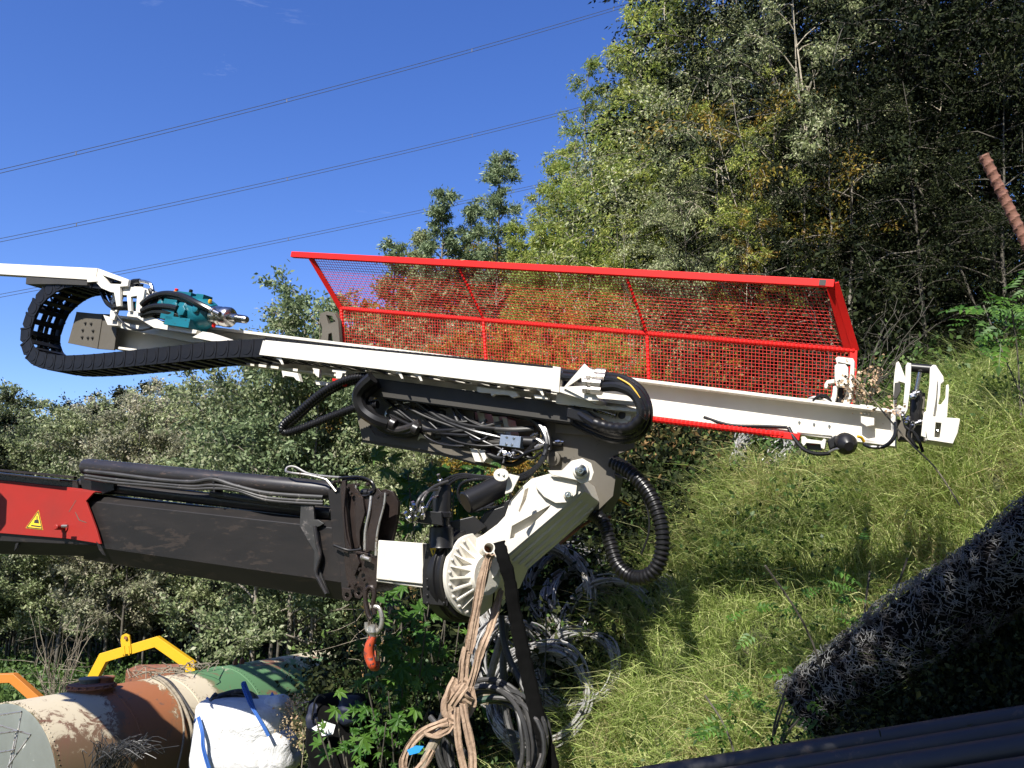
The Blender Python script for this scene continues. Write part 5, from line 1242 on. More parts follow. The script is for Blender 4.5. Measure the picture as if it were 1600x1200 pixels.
# bracket strap on the inner boom
b = B(); b.pp(CP, [(470, 784), (489, 786), (491, 812), (497, 812), (506, 818), (500, 822), (494, 824), (500, 850), (502, 872), (498, 888), (503, 902), (513, 928), (508, 931), (494, 906), (490, 890), (491, 862), (468, 822)], 0.03, 0.025); b.build('boom_bracket', M['old_hose'], crane, 0.003)
hose([c3(492, 822, 0.05), c3(496, 850, 0.05), c3(500, 868, 0.05), c3(494, 895, 0.05), c3(500, 908, 0.05), c3(510, 928, 0.05)], 0.014, 'cylinder_black', par=crane)
for x in (474, 483):
    q = B(); q.bolt(c3(x, 787, 0.03), -nC, 0.01, 0.015); q.build('bolt', M['crane_black'], crane)
# boom head: curved plates one behind the other
heads = [([(512, 766), (533, 760), (535, 790), (538, 840), (542, 880), (548, 912), (550, 928), (534, 927), (530, 880), (520, 850), (516, 800)], 0.05, 0.03, 'crane_black'),
         ([(531, 752), (540, 750), (540, 790), (544, 830), (549, 856), (549, 862), (540, 860), (534, 800)], 0.09, 0.03, 'crane_brown'),
         ([(538, 757), (554, 755), (557, 775), (556, 820), (560, 856), (548, 858), (542, 820)], 0.03, 0.03, 'crane_brown'),
         ([(554, 760), (566, 775), (570, 800), (562, 830), (562, 860), (556, 840)], 0.07, 0.03, 'crane_brown'),
         ([(560, 768), (590, 762), (598, 772), (596, 800), (586, 830), (583, 860), (570, 864), (566, 850), (572, 810)], 0.04, 0.025, 'crane_brown'),
         ([(575, 780), (600, 768), (604, 768), (600, 790), (590, 820), (586, 862), (576, 860), (574, 830)], 0.11, 0.02, 'crane_brown'),
         ([(588, 768), (602, 764), (614, 768), (622, 784), (622, 800), (616, 832), (612, 846), (584, 850), (590, 810)], -0.06, 0.04, 'crane_brown'),
         ([(536, 856), (590, 868), (589, 915), (584, 926), (548, 926), (540, 900)], 0.06, 0.30, 'crane_brown'),
         ([(545, 860), (556, 864), (562, 880), (554, 900), (547, 885)], 0.09, 0.03, 'crane_brown')]
for poly, o_, th, mt in heads:
    b = B(); b.pp(CP, poly, o_, th); b.build('head_plate', M[mt], crane, 0.004)
hose([c3(602, 770, 0.12), c3(600, 790, 0.12), c3(592, 820, 0.12), c3(588, 845, 0.12), c3(587, 868, 0.12)], 0.008, 'clamp_steel', par=crane)
hose([c3(556, 758, 0.06), c3(558, 790, 0.06), c3(558, 820, 0.06), c3(563, 858, 0.06)], 0.006, 'clamp_steel', par=crane)
hose([c3(540, 760, 0.10), c3(537, 800, 0.10), c3(541, 840, 0.10), c3(549, 860, 0.10)], 0.007, 'crane_brown', par=crane)
hose([c3(522, 852, 0.09), c3(535, 857, 0.1), c3(548, 860, 0.1), c3(565, 858, 0.1)], 0.009, 'black', par=crane)
hose([c3(580, 775, 0.11), c3(577, 800, 0.12), c3(571, 830, 0.12), c3(570, 860, 0.12)], 0.011, 'clamp_steel', par=crane)
b = B(); b.lathe(c3(565, 870, 0.10), c3(583, 876, 0.12) - c3(565, 870, 0.1), [(0, 0.016), (0.02, 0.024), (0.03, 0.016), (0.08, 0.016)], 12); b.build('head_pin', M['clamp_steel'], crane)
b = B(); b.lathe(c3(566, 770, 0.03), c3(590, 770, 0.03) - c3(566, 770, 0.03), [(0, 0.03), (0.05, 0.03), (0.055, 0.02), (0.10, 0.02)], 12); b.build('head_cylinder', M['black'], crane)
for x, y in ((523, 753), (530, 752), (545, 761), (549, 770), (560, 758), (575, 757), (592, 776), (600, 774), (606, 772), (563, 890), (556, 912), (546, 915), (569, 905)):
    q = B(); q.bolt(c3(x, y, 0.10), -nC, 0.010, 0.02); q.build('bolt', M['crane_brown'], crane)
for x, y in ((542, 930), (560, 926)):
    b = B(); b.pp(CP, [(x - 8, y - 12), (x + 8, y - 10), (x + 8, y + 3), (x + 2, y + 10), (x - 5, y + 8), (x - 8, y)], 0.06, 0.04, holes=[circ(x, y, 3.4, 4, 12)]); b.build('lug', M['crane_brown'], crane, 0.003)
# --- hook hanging from the boom head
hk = thing('lifting_hook', c3(580, 1040, 0.03), 'orange swivel lifting hook hanging on a shackle under the crane boom head', 'hook')
def h3(x, y, o=0.06): return c3(x, y, o)
b = B(); b.tube(smooth([h3(572, 922), h3(577, 917), h3(583, 920), h3(585, 930), h3(583, 945), h3(586, 960)], 6), 0.018, 10); b.tube(smooth([h3(572, 922), h3(571, 940), h3(575, 960), h3(580, 968)], 6), 0.018, 10); b.build('shackle', M['crane_brown'], hk)
b = B(); b.tube(smooth([h3(580, 948), h3(592, 950), h3(597, 966), h3(594, 982), h3(583, 990), h3(574, 984), h3(573, 972)], 6), 0.017, 10); b.build('bow', M['clamp_steel'], hk)
b = B(); b.lathe(h3(583, 976), Vector((0, 0, -1)), [(0, 0.02), (0.01, 0.036), (0.05, 0.04), (0.065, 0.028), (0.08, 0.026)], 16); b.build('swivel', M['clamp_steel'], hk)
b = B()
P = smooth([h3(583, 990), h3(581, 1000), h3(577, 1012), h3(577, 1026), h3(582, 1040), h3(586, 1043, 0.0), h3(589, 1036, -0.06), h3(589, 1024, -0.08), h3(588, 1016, -0.08)], 6)
n = len(P)
b.tube(P, [0.022 + 0.014 * math.sin(PI * min(1, i / (n * 0.62))) if i < n * 0.62 else 0.030 - 0.018 * (i - n * 0.62) / (n * 0.38) for i in range(n)], 12); b.build('hook_body', M['hook'], hk)
b = B(); b.tube([h3(586, 1008, 0.02), h3(590, 1018, 0.0), h3(590, 1032, -0.02)], [0.008, 0.016, 0.012], 8); b.build('safety_latch', M['steel'], hk)

# ================================================================== SLING, SHADOW STRIP, TIED COIL
def ribbon(q, pts, w, th, sm=8, wob=0.10, seed=3, up=None):
    """flat webbing, creased lengthwise, with its own thickness"""
    rg = random.Random(seed); P = smooth(pts, sm); m = len(P); up = Vector(up or (0.25, -1, 0)); K = 7
    ph = [rg.uniform(0, 6) for _ in range(3)]; vs = []
    for i, p in enumerate(P):
        t = (P[min(m - 1, i + 1)] - P[max(0, i - 1)]).normalized()
        a = (up - t * t.dot(up)).normalized(); b2 = t.cross(a)
        ww = w * 0.42 * (1 + wob * math.sin(i * 0.35 + ph[0]) + wob * 0.5 * math.sin(i * 0.9 + ph[1])); tw = 0.25 * math.sin(i * 0.13 + ph[2])
        a, b2 = a * math.cos(tw) + b2 * math.sin(tw), b2 * math.cos(tw) - a * math.sin(tw)
        front, back = [], []
        for k in range(K):
            x = -1 + 2 * k / (K - 1); f_ = w * 0.09 * math.sin(k * 2.1 + 0.12 * i + ph[1]) * (1 - abs(x) * 0.3)
            c = p + b2 * ww * x + a * f_
            front.append(c + a * max(0.003, th / 3)); back.append(c - a * max(0.003, th / 3))
        vs += front + back[::-1]
    n = 2 * K; fs = [(i * n + k, i * n + (k + 1) % n, (i + 1) * n + (k + 1) % n, (i + 1) * n + k) for i in range(m - 1) for k in range(n)]
    fs += [tuple(reversed(range(n))), tuple(range((m - 1) * n, m * n))]
    q._add(vs, fs)
sl = thing('lifting_sling', at(720, 1100, 6.0), 'tan webbing sling hung from the arm and knotted round black hoses', 'sling')
YS = 6.0
S = lambda x, y, Y=YS: at(x, y, Y)
q = B(); ribbon(q, [S(766, 866, 5.97), S(764, 872), S(757, 895), S(748, 930), S(741, 970), S(735, 1005), S(731, 1020)], 0.078, 0.012, up=(0.2, -1, 0.1)); q.build('front_leg', M['sling'], sl, ang=0.9)
q = B(); ribbon(q, [S(762, 870), S(756, 900), S(748, 940), S(738, 985), S(733, 1016)], 0.045, 0.03, seed=9); q.build('fold', M['sling'], sl, ang=0.9)
q = B(); ribbon(q, [S(784, 922, 6.35), S(779, 938, 6.25), S(768, 975, 6.12), S(758, 1000), S(749, 1022), S(742, 1048), S(732, 1080)], 0.062, 0.014, seed=5); q.build('rear_leg', M['sling'], sl, ang=0.9)
q = B(); ribbon(q, [S(731, 1012), S(727, 1030), S(724, 1050), S(720, 1085)], 0.085, 0.02, wob=0.05, seed=6); q.build('lower_leg', M['sling'], sl, ang=0.9)
q = B(); ribbon(q, [S(716, 1062), S(704, 1085), S(699, 1105), S(706, 1120), S(722, 1118), S(734, 1098), S(730, 1075), S(714, 1065)], 0.10, 0.03, wob=0.08); q.build('knot', M['sling'], sl, ang=0.9)
q = B(); ribbon(q, [S(712, 1072, 5.93), S(722, 1090, 5.92), S(735, 1100, 5.95)], 0.09, 0.02, wob=0.05, seed=8); ribbon(q, [S(728, 1070, 5.93), S(716, 1086, 5.91), S(704, 1102, 5.94)], 0.07, 0.02, wob=0.05, seed=8); q.build('knot_wrap', M['sling'], sl, ang=0.9)
q = B(); ribbon(q, [S(715, 1105, 5.93), S(714, 1130, 5.92), S(716, 1155, 5.92), S(720, 1180, 5.92), S(728, 1215, 5.92)], 0.055, 0.010, wob=0.05, seed=11); q.build('tail', M['sling'], sl, ang=0.9)
q = B(); ribbon(q, [S(724, 1100, 5.92), S(728, 1125, 5.91), S(733, 1150, 5.91), S(738, 1180, 5.91), S(738, 1215, 5.91)], 0.066, 0.010, wob=0.05, seed=12); q.build('tail', M['sling'], sl, ang=0.9)
q = B(); ribbon(q, [S(700, 1128, 5.97), S(682, 1133, 5.97), S(660, 1144, 5.97), S(640, 1165, 5.97), S(630, 1188, 5.97), S(632, 1204, 5.97), S(648, 1206, 5.97), S(664, 1192, 5.97), S(676, 1172, 5.97)], 0.06, 0.016, seed=13, up=(0.5, -0.6, 0.4)); q.build('loop', M['sling'], sl, ang=0.9)
q = B(); ribbon(q, [S(664, 1140, 5.98), S(680, 1148, 5.98), S(694, 1142, 5.98), S(704, 1130, 5.98)], 0.07, 0.02, seed=14, up=(0.3, -0.8, 0.4)); q.build('loop', M['sling'], sl, ang=0.9)
q = B(); q.prism([S(636, 1172, 5.95), S(650, 1165, 5.95), S(662, 1166, 5.95), S(655, 1176, 5.95), S(640, 1180, 5.95)], (0, 0.004, 0)); q.build('blue_label', M['blue_tape'], sl)
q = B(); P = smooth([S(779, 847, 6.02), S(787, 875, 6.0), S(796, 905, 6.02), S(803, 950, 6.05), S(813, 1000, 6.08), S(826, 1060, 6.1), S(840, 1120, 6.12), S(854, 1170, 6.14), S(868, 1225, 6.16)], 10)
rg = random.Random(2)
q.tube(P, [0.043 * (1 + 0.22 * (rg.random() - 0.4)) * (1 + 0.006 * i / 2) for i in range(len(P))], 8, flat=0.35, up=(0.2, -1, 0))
q.build('shadow_strip', M['dark_cloth'], None, ang=0.4, label='ragged black strip standing in for the sling shadow on the white arm, carried down to the ground', cat='shadow strip')  # solid black strip in place of the sling's shadow on the arm

def coil(name, c, ax, R, w, loops, r, mat, label, cat, group=None, seed=1, jit=0.06, n=40, sq=1.0, sides=5):
    rg = random.Random(seed); d, a, b_ = frame(Vector(ax)); q = B(); pts = []
    tot = int(loops * n); ph = rg.uniform(0, 6)
    rr = R; drift = [0, 0]
    for i in range(tot):
        th = 2 * PI * i / n + ph
        if i % (n // 4) == 0:
            tgt = (R * (1 + rg.uniform(-jit, jit) * 1.6), rg.uniform(-w / 2, w / 2), rg.uniform(-jit, jit) * R, rg.uniform(-jit, jit) * R)
            if i == 0: cur = tgt
            st = cur
        f_ = (i % (n // 4)) / (n // 4); f_ = f_ * f_ * (3 - 2 * f_)
        cur = tuple(s0 + (t0 - s0) * f_ for s0, t0 in zip(st, tgt))
        pts.append(Vector(c) + (a * math.cos(th) + b_ * math.sin(th) * sq) * cur[0] + d * cur[1] + a * cur[2] + b_ * cur[3])
    q.tube(pts, r, sides)
    return q.build(name, M[mat], None, label=label, cat=cat, group=group)
coil('hose_coil', at(765, 1162, 6.25), (-0.35, -0.9, 0.1), 0.36, 0.18, 11, 0.017, 'old_hose', 'thick coil of old black hose gripped by the tan sling', 'hose coil', seed=4, jit=0.11, sides=8)
# silver wire coils on the bank
coil('wire_coil', at(838, 935, 8.1), (-0.1, -0.95, 0.28), 0.50, 0.34, 60, 0.0068, 'galv', 'upper left coil of galvanised cable, standing behind the arm with a dark middle', 'wire coil', seed=11, jit=0.055)
coil('wire_coil', at(955, 985, 7.9), (-0.25, -0.9, 0.35), 0.42, 0.36, 56, 0.0080, 'galv', 'right-hand coil of galvanised cable, its arcs disappearing into the long grass', 'wire coil', seed=12, jit=0.07)
coil('wire_coil', at(905, 950, 8.2), (0.5, -0.8, 0.3), 0.34, 0.30, 32, 0.0075, 'galv', 'middle coil of galvanised cable wedged between its larger neighbours', 'wire coil', seed=13, jit=0.08)
coil('wire_coil', at(845, 1090, 7.35), (-0.15, -0.85, 0.5), 0.40, 0.34, 60, 0.0076, 'galv', 'lowest coil of galvanised cable, below the standing coil beside the grass', 'wire coil', seed=14, jit=0.065)
coil('wire_coil', at(800, 1040, 7.7), (0.5, -0.8, 0.2), 0.36, 0.3, 30, 0.0075, 'galv', 'coil of galvanised cable half hidden behind the black shadow strip', 'wire coil', seed=15, jit=0.08)
coil('wire_coil', at(1192, 700, 8.6), (-0.5, -0.7, 0.5), 0.26, 0.24, 26, 0.006, 'galv', 'small grey coil of cable under the lower red rail of the guard', 'wire coil', seed=16, jit=0.2)
coil('wire_coil', at(940, 1012, 8.0), (-0.6, -0.5, 0.5), 0.33, 0.3, 34, 0.0075, 'galv', 'flat lying coil of galvanised cable at the edge of the long grass', 'wire coil', seed=17, jit=0.07)
coil('wire_coil', at(1000, 960, 8.0), (-0.5, -0.6, 0.6), 0.36, 0.3, 40, 0.0065, 'galv', 'rightmost coil of grey cable, sunk in grass below the hose loop', 'wire coil', seed=23, jit=0.08)
coil('wire_coil', at(905, 1050, 7.5), (-0.3, -0.7, 0.6), 0.34, 0.3, 40, 0.0065, 'galv', 'grey cable coil at the grass edge right of the lowest coil', 'wire coil', seed=24, jit=0.08)
coil('wire_coil', at(890, 920, 8.5), (0.1, -0.9, 0.3), 0.40, 0.3, 40, 0.0065, 'galv', 'grey cable coil directly behind the middle of the pile', 'wire coil', seed=25, jit=0.08)
# loose hoses round the tied coil
def lone(pts, r, mat, label, name='loose_hose', cat='hose'):
    q = B(); q.tube(smooth(pts, 8), r, 9); return q.build(name, M[mat], None, label=label, cat=cat)
lone([at(783, 962, 6.7), at(787, 1000, 6.65), at(798, 1035, 6.6), at(812, 1062, 6.55), at(823, 1086, 6.5), at(828, 1100, 6.5)], 0.026, 'old_hose', 'thick black hose end standing up beside the black shadow strip')
lone([at(735, 1104, 6.2), at(752, 1094, 6.22), at(785, 1090, 6.25), at(824, 1087, 6.3)], 0.024, 'green_hose', 'black hose with a green stripe lying level beside the sling knot')
lone([at(790, 975, 6.9), at(786, 1040, 6.85), at(790, 1110, 6.8), at(806, 1170, 6.7), at(820, 1220, 6.6)], 0.03, 'old_hose', 'long black hose running straight down behind the sling')
lone([at(758, 1100, 6.6), at(768, 1050, 6.6), at(782, 1000, 6.7)], 0.03, 'wood', 'grey weathered stake leaning behind the sling', 'stake', 'stake')
lone([at(740, 1190, 6.1), at(690, 1140, 6.1), at(672, 1120, 6.15)], 0.02, 'old_hose', 'short black hose end poking out left of the sling knot')
lone([at(655, 1220, 6.0), at(668, 1180, 6.0), at(690, 1140, 6.05), at(706, 1118, 6.1)], 0.034, 'wood', 'weathered grey bar passing through the sling loop', 'timber_bar', 'timber')
lone([at(772, 925, 6.3), at(765, 985, 6.25), at(752, 1040, 6.2), at(738, 1075, 6.15)], 0.007, 'hose', 'thin dark cord running down beside the tan sling', 'cord', 'cord')
q = B(); q.lathe(at(820, 990, 7.4), at(808, 996, 7.36) - at(820, 990, 7.4), [(0, 0.03), (0.07, 0.03)], 12); q.build('yellow_end', M['yellow'], None, label='short yellow hose end in the dark middle of the wire coil', cat='hose end')
lone([at(853, 955, 7.3), at(853, 1010, 7.25), at(850, 1070, 7.2), at(848, 1130, 7.15)], 0.006, 'old_hose', 'thin upright wire in front of the wire coils', 'thin_wire', 'wire')

# netting rolls: dense zigzag wire round a dark core
def net_roll(p0, p1, r, seed, label, step=0.028, layers=2, wr=0.0020, mat='net'):
    root = thing('netting_roll', (Vector(p0) + Vector(p1)) / 2 - Vector((0, 0, r)), label, 'netting roll')
    p0, p1 = Vector(p0), Vector(p1); d, a, b_ = frame(p1 - p0); L = (p1 - p0).length; rg = random.Random(seed)
    q = B(); prof = [(L * i / 8, (r - 0.02) * (1 + rg.uniform(-0.05, 0.05))) for i in range(9)]
    q.lathe(p0, d, prof, 20); q.build('rolled_core', M['dark_cloth'], root)
    q = B()
    for k in range(int(L * r * 26000)):
        x0 = rg.uniform(-0.02, L + 0.02); th0 = rg.uniform(0, 2 * PI); l = rg.uniform(0.022, 0.058); an = rg.choice((0.5, -0.6, 1.2, -1.1)) + rg.gauss(0, 0.25)
        rad = r * (1 + 0.07 * math.sin(th0 * 3 + x0 * 5) + 0.05 * math.sin(th0 * 2 - x0 * 9)) + rg.uniform(-0.03, 0.012)
        bow = rg.uniform(-0.01, 0.018); pts = []
        for i in range(4):
            t = i / 3 - 0.5; th = th0 + math.sin(an) * l * t / r; rr_ = rad + bow * (0.25 - t * t) * 4
            pts.append(p0 + d * (x0 + math.cos(an) * l * t) + (a * math.cos(th) + b_ * math.sin(th)) * rr_)
        q.tube(pts, wr, 4, cap=False)
    o = q.build('wire_netting', M[mat], root, ang=3); o['kind'] = 'stuff'
net_roll(at(1262, 1108, 5.15), at(1690, 800, 4.15), 0.20, 1, 'long roll of silver steel netting lying in the grass, its top edge sunlit')
net_roll(at(870, 878, 9.0), at(1075, 880, 9.1), 0.27, 2, 'roll of silver steel netting lying behind the looping corrugated hose', 0.03)
net_roll(at(960, 935, 8.6), at(1045, 930, 8.7), 0.20, 3, 'short roll of silver netting at the edge of the grass under the hose loop', 0.03)

# steel pipes in the near right corner
for pts, r, l in (([at(985, 1218, 4.3), at(1660, 1112, 3.6)], 0.048, 'dark steel pipe at the back of the stack in the lower right corner'),
               ([at(1080, 1226, 4.1), at(1660, 1134, 3.45)], 0.048, 'second dark steel pipe from the back of the stack'),
               ([at(1170, 1236, 3.9), at(1670, 1160, 3.3)], 0.055, 'dark steel pipe in the middle of the stack, its top edge shining'),
               ([at(1230, 1262, 3.7), at(1680, 1196, 3.15)], 0.055, 'nearest dark steel pipe at the bottom edge of the picture')):
    q = B(); p0, p1 = pts; q.lathe(p0, p1 - p0, [(0, r * 0.8), (0.0, r), ((p1 - p0).length, r), ((p1 - p0).length, r * 0.8), ((p1 - p0).length - 0.3, r * 0.8)][:3], 20)
    q.build('steel_pipe', M['pipe'], None, label=l, cat='pipe', group='steel pipes in the lower right corner')
# rusty threaded bar
q = B(); p0, p1 = at(1537, 243, 4.6), at(1850, 890, 4.6); L = (p1 - p0).length; m = int(L / 0.009); pts = [p0.lerp(p1, i / m) for i in range(m + 1)]
d, a, b_ = frame(p1 - p0); n = 14; vs = []
for i, p in enumerate(pts):
    s_ = L * i / m
    for k in range(n):
        th = 2 * PI * k / n; ph = (s_ / 0.050 + k / n) % 1.0
        vs.append(p + (a * math.cos(th) + b_ * math.sin(th)) * (0.027 if ph > 0.28 else 0.032))
fs = [(i * n + k, i * n + (k + 1) % n, (i + 1) * n + (k + 1) % n, (i + 1) * n + k) for i in range(m) for k in range(n)] + [tuple(reversed(range(n)))]
q._add(vs, fs); q.build('threaded_bar', M['rebar'], None, ang=0.5, label='rusty threaded steel bar leaning in from the right edge', cat='steel bar')

# ================================================================== TANK
tdv = Vector((0.455, 0.89, 0)).normalized()
RT = 0.86; LT = 5.0
tc0 = at(18, 1098, 9.3) - Vector((0, 0, RT))
tank = thing('storage_tank', (0, 0, 0), 'big riveted steel tank with flaking green, cream and rust paint lying on the ground', 'tank')
b = B()
prof = [(0.0, RT * 0.985), (0.02, RT), (LT - 0.02, RT), (LT, RT * 0.985)]
b.lathe((0, 0, 0), (1, 0, 0), [(0.0, RT * 0.97), (0.0, RT)] + [(LT * i / 12, RT) for i in range(1, 12)] + [(LT, RT), (LT + 0.03, RT * 0.97), (LT + 0.06, RT * 0.8), (LT + 0.07, 0.1)], 72)
b.build('shell', M['tank'], tank, ang=0.5)
b = B(); b.lathe((-0.004, 0, 0), (-1, 0, 0), [(0, RT * 0.99), (0.01, RT * 0.96), (0.03, RT * 0.6), (0.035, 0.05)], 48); b.build('end_plate', M['tank_end'], tank)
b = B()
for x in (1.02, 1.95, 2.9): b.lathe((x, 0, 0), (1, 0, 0), [(0, RT + 0.001), (0.003, RT + 0.007), (0.06, RT + 0.007), (0.063, RT + 0.001)], 64)
b.build('seam_band', M['tank'], tank)
q = B()
for x in (0.035, 1.05, 1.98, 2.93, LT - 0.05):
    for k in range(110):
        th = 2 * PI * k / 110
        rr_ = RT + (0.008 if 0.5 < x < 4 else 0.001)
        p = Vector((x, math.cos(th) * rr_, math.sin(th) * rr_)); e = Vector((0, math.cos(th), math.sin(th)))
        if th > PI * 1.15 and th < PI * 1.85: continue
        q.lathe(p, e, [(0, 0.009), (0.006, 0.006)], 5)
o = q.build('rivets', M['tank'], tank); o['kind'] = 'stuff'
# manhole with cover and two small caps
mx_ = 0.93
b = B(); b.lathe((mx_, 0, RT - 0.03), (0, 0, 1), [(0, 0.24), (0.05, 0.22), (0.052, 0.265), (0.068, 0.265), (0.072, 0.24), (0.09, 0.24), (0.095, 0.18)], 36); b.build('manhole', M['rust'], tank)
q = B()
for k in range(18):
    th = 2 * PI * k / 18; q.bolt((mx_ + 0.25 * math.cos(th), 0.25 * math.sin(th), RT + 0.036), (0, 0, 1), 0.012, 0.02)
o = q.build('manhole_bolts', M['rust'], tank); o['kind'] = 'stuff'
b = B(); b.lathe((mx_ + 0.02, 0.06, RT + 0.06), (0, 0, 1), [(0, 0.10), (0.03, 0.11), (0.05, 0.12), (0.06, 0.11), (0.07, 0.03)], 20); b.build('vent_cap', M['tank_end'], tank)
b = B(); b.lathe((mx_ + 0.14, -0.07, RT + 0.06), (0, 0, 1), [(0, 0.07), (0.05, 0.08), (0.06, 0.09), (0.07, 0.08)], 20); b.build('vent_cap', M['rust'], tank)
for x in (3.15, 3.27):
    b = B(); b.prism([(x - 0.04, 0.0, RT - 0.02), (x + 0.04, 0.0, RT - 0.02), (x + 0.03, 0.0, RT + 0.06), (x, 0, RT + 0.09), (x - 0.03, 0.0, RT + 0.06)], (0, 0.02, 0)); b.build('lifting_ear', M['rust'], tank)
for x in (0.8, 3.3):
    b = B(); b.box((x, 0, -RT - 0.05), (0.12, 0, 0), (0, 0.6, 0), (0, 0, 0.18)); b.build('cradle', M['rust'], tank, 0.01)
tank.location = tc0; tank.rotation_euler = (0, 0, math.atan2(tdv.y, tdv.x))
TW = Matrix.Translation(tc0) @ Matrix.Rotation(math.atan2(tdv.y, tdv.x), 4, 'Z')
def tk(x, ang, r=RT + 0.02):  # ang: 90 top, positive towards the viewer's side
    return TW @ Vector((x, -math.cos(math.radians(ang)) * r, math.sin(math.radians(ang)) * r))
for j, (x0, x1, r) in enumerate(((1.75, 1.55, 0.018), (1.80, 1.75, 0.015), (1.70, 1.35, 0.012))):
    lone([tk(x0 + 0.35, 110), tk(x0 + 0.1, 92), tk(x0, 70), tk(x0 - 0.05, 45), tk((x0 + x1) / 2, 20, RT + 0.05), tk(x1, -10, RT + 0.08), tk(x1, -40, RT + 0.15)], r, 'wood' if j != 1 else 'old_hose',
         ['thick grey rope hanging over the middle of the tank', 'dark rope between the two grey ropes over the tank', 'thin grey rope hanging over the tank nearest the manhole'][j], 'rope', 'rope')
q = B(); rg = random.Random(5)
for k in range(26):
    x = rg.uniform(1.6, 2.7); p = tk(x, rg.uniform(80, 105), RT + 0.03)
    q.tube(smooth([p, p + Vector((rg.uniform(-.2, .2), rg.uniform(-.2, .2), rg.uniform(.02, .14))), p + Vector((rg.uniform(-.3, .3), rg.uniform(-.3, .3), rg.uniform(0, .05)))], 3), 0.006, 4)
q.build('dead_twigs', M['wood'], None, label='dead twigs and stalks scattered on top of the tank', cat='twigs', kind='stuff')

# yellow and orange lifting frames, rusty box
def frame_beam(pts, Y, w, mat, label, lug=None, name='lifting_yoke'):
    root = thing(name, at(pts[0][0], pts[0][1], Y), label, 'lifting frame')
    P = [at(x, y, Y) for x, y in pts]
    # mitred flat outline
    up, dn = [], []
    for i, p in enumerate(P):
        a = (P[i] - P[max(0, i - 1)]); c = (P[min(len(P) - 1, i + 1)] - P[i])
        t = ((a.normalized() if a.length > 0 else Vector()) + (c.normalized() if c.length > 0 else Vector())).normalized()
        n_ = Vector((-t.z, 0, t.x)); k = 1 / max(0.5, math.sqrt((1 + (a.normalized().dot(c.normalized()) if a.length and c.length else 1)) / 2))
        up.append(p + n_ * w / 2 * k); dn.append(p - n_ * w / 2 * k)
    b = B(); b.prism(up + dn[::-1], (0, 0.12, 0)); b.build('beam', M[mat], root, 0.006)
    if lug:
        x, y = lug; b = B()
        b.prism([at(*p, Y - 0.02) for p in [(x - 5, y + 26), (x - 8, y + 3), (x - 6, y - 4), (x, y - 7), (x + 6, y - 4), (x + 7, y + 2), (x + 9, y + 24)]], (0, 0.04, 0), [[at(*p, Y - 0.02) for p in circ(x, y, 2.6, 2.8, 12)]])
        b.build('lifting_eye', M[mat], root, 0.003)
        q = B(); q.lathe(at(x, y, Y - 0.05), (0, 1, 0), [(0, 0.022), (0.03, 0.022)], 12); q.build('eye_pin', M['rust'], root)
        for (xx, yy) in ((x + 4, y + 12), (x - 3, y + 12)):
            q = B(); q.prism([at(xx - 1, yy, Y - 0.03), at(xx + 1, yy, Y - 0.03), at(xx + 2.5, yy + 15, Y - 0.03), at(xx + 0.5, yy + 15, Y - 0.03)], (0, 0.02, 0)); q.build('eye_stiffener', M[mat], root)
    return root
frame_beam([(100, 1150), (135, 1076), (160, 1028), (243, 1003), (296, 1040), (298, 1058), (298, 1100)], 13.2, 0.145, 'yellow', 'bright yellow angular lifting frame with an eye on top, behind the tank', (196, 997))
frame_beam([(-40, 1062), (17, 1060), (58, 1096), (70, 1120)], 12.0, 0.115, 'orange_y', 'faded orange lifting frame at the left edge behind the tank')
q = B(); p = at(243, 1050, 14.2); gz = tz(p.x, 14.2)
q.box((p.x, 14.2, (p.z + 0.08 + gz) / 2), (0.36, 0.06, 0), (-0.04, 0.3, 0), (0, 0, (p.z + 0.08 - gz) / 2)); q.build('rusty_box', M['rust'], None, 0.01, label='rusty steel box standing behind the tank under the yellow frame', cat='steel box')

# ---------------- bulk bags
def lump(name, c, sx, sy, sz, mat, label, seed, root=None, pw=0.45, am=0.05, flat_top=0.0):
    rng = np.random.default_rng(seed); nu, nv = 56, 32; q = B(); vs = []
    ph = rng.uniform(0, 6.28, 12); fr_ = rng.uniform(1.5, 7, 12)
    for j in range(nv + 1):
        v = -PI / 2 + PI * j / nv
        for i in range(nu):
            u = 2 * PI * i / nu
            cu, su, cv, sv = math.cos(u), math.sin(u), math.cos(v), math.sin(v)
            sg = lambda t, p: math.copysign(abs(t) ** p, t)
            x, y, z = sg(cu, pw) * sg(cv, pw), sg(su, pw) * sg(cv, pw), sg(sv, pw)
            w = sum(math.sin(fr_[k] * (x * (k % 3 == 0) + y * (k % 3 == 1) + z * (k % 3 == 2)) + fr_[(k + 3) % 12] * z * 0.7 + x * 1.3 * (k % 2) + ph[k]) for k in range(12)) / 12
            crease = 0.6 * abs(math.sin(u * 5 + 2.2 * z + ph[0])) ** 0.5 * abs(cv)
            f_ = 1 + am * (w * 2.2 - crease * 0.7)
            vs.append(Vector((x * sx * f_, y * sy * f_, z * sz * (1 + am * w) - flat_top * max(0, sv) * (1 - x * x) * 0.5)) + Vector(c))
    fs = [(j * nu + i, j * nu + (i + 1) % nu, (j + 1) * nu + (i + 1) % nu, (j + 1) * nu + i) for j in range(nv) for i in range(nu)]
    q._add(vs, fs); return q.build(name, M[mat], root, ang=1.2)
bag = thing('bulk_bag', at(380, 1150, 8.6), 'full white woven bulk bag with blue lifting straps in front of the tank', 'bulk bag')
lump('sack', at(380, 1152, 8.6), 0.44, 0.42, 0.40, 'bag', '', 3, bag, 0.52, 0.07, 0.10)
lump('bulge', at(425, 1180, 8.45), 0.24, 0.26, 0.28, 'bag', '', 5, bag, 0.8, 0.12)
lump('corner_fold', at(432, 1110, 8.5), 0.13, 0.2, 0.14, 'bag', '', 6, bag, 0.8, 0.15)
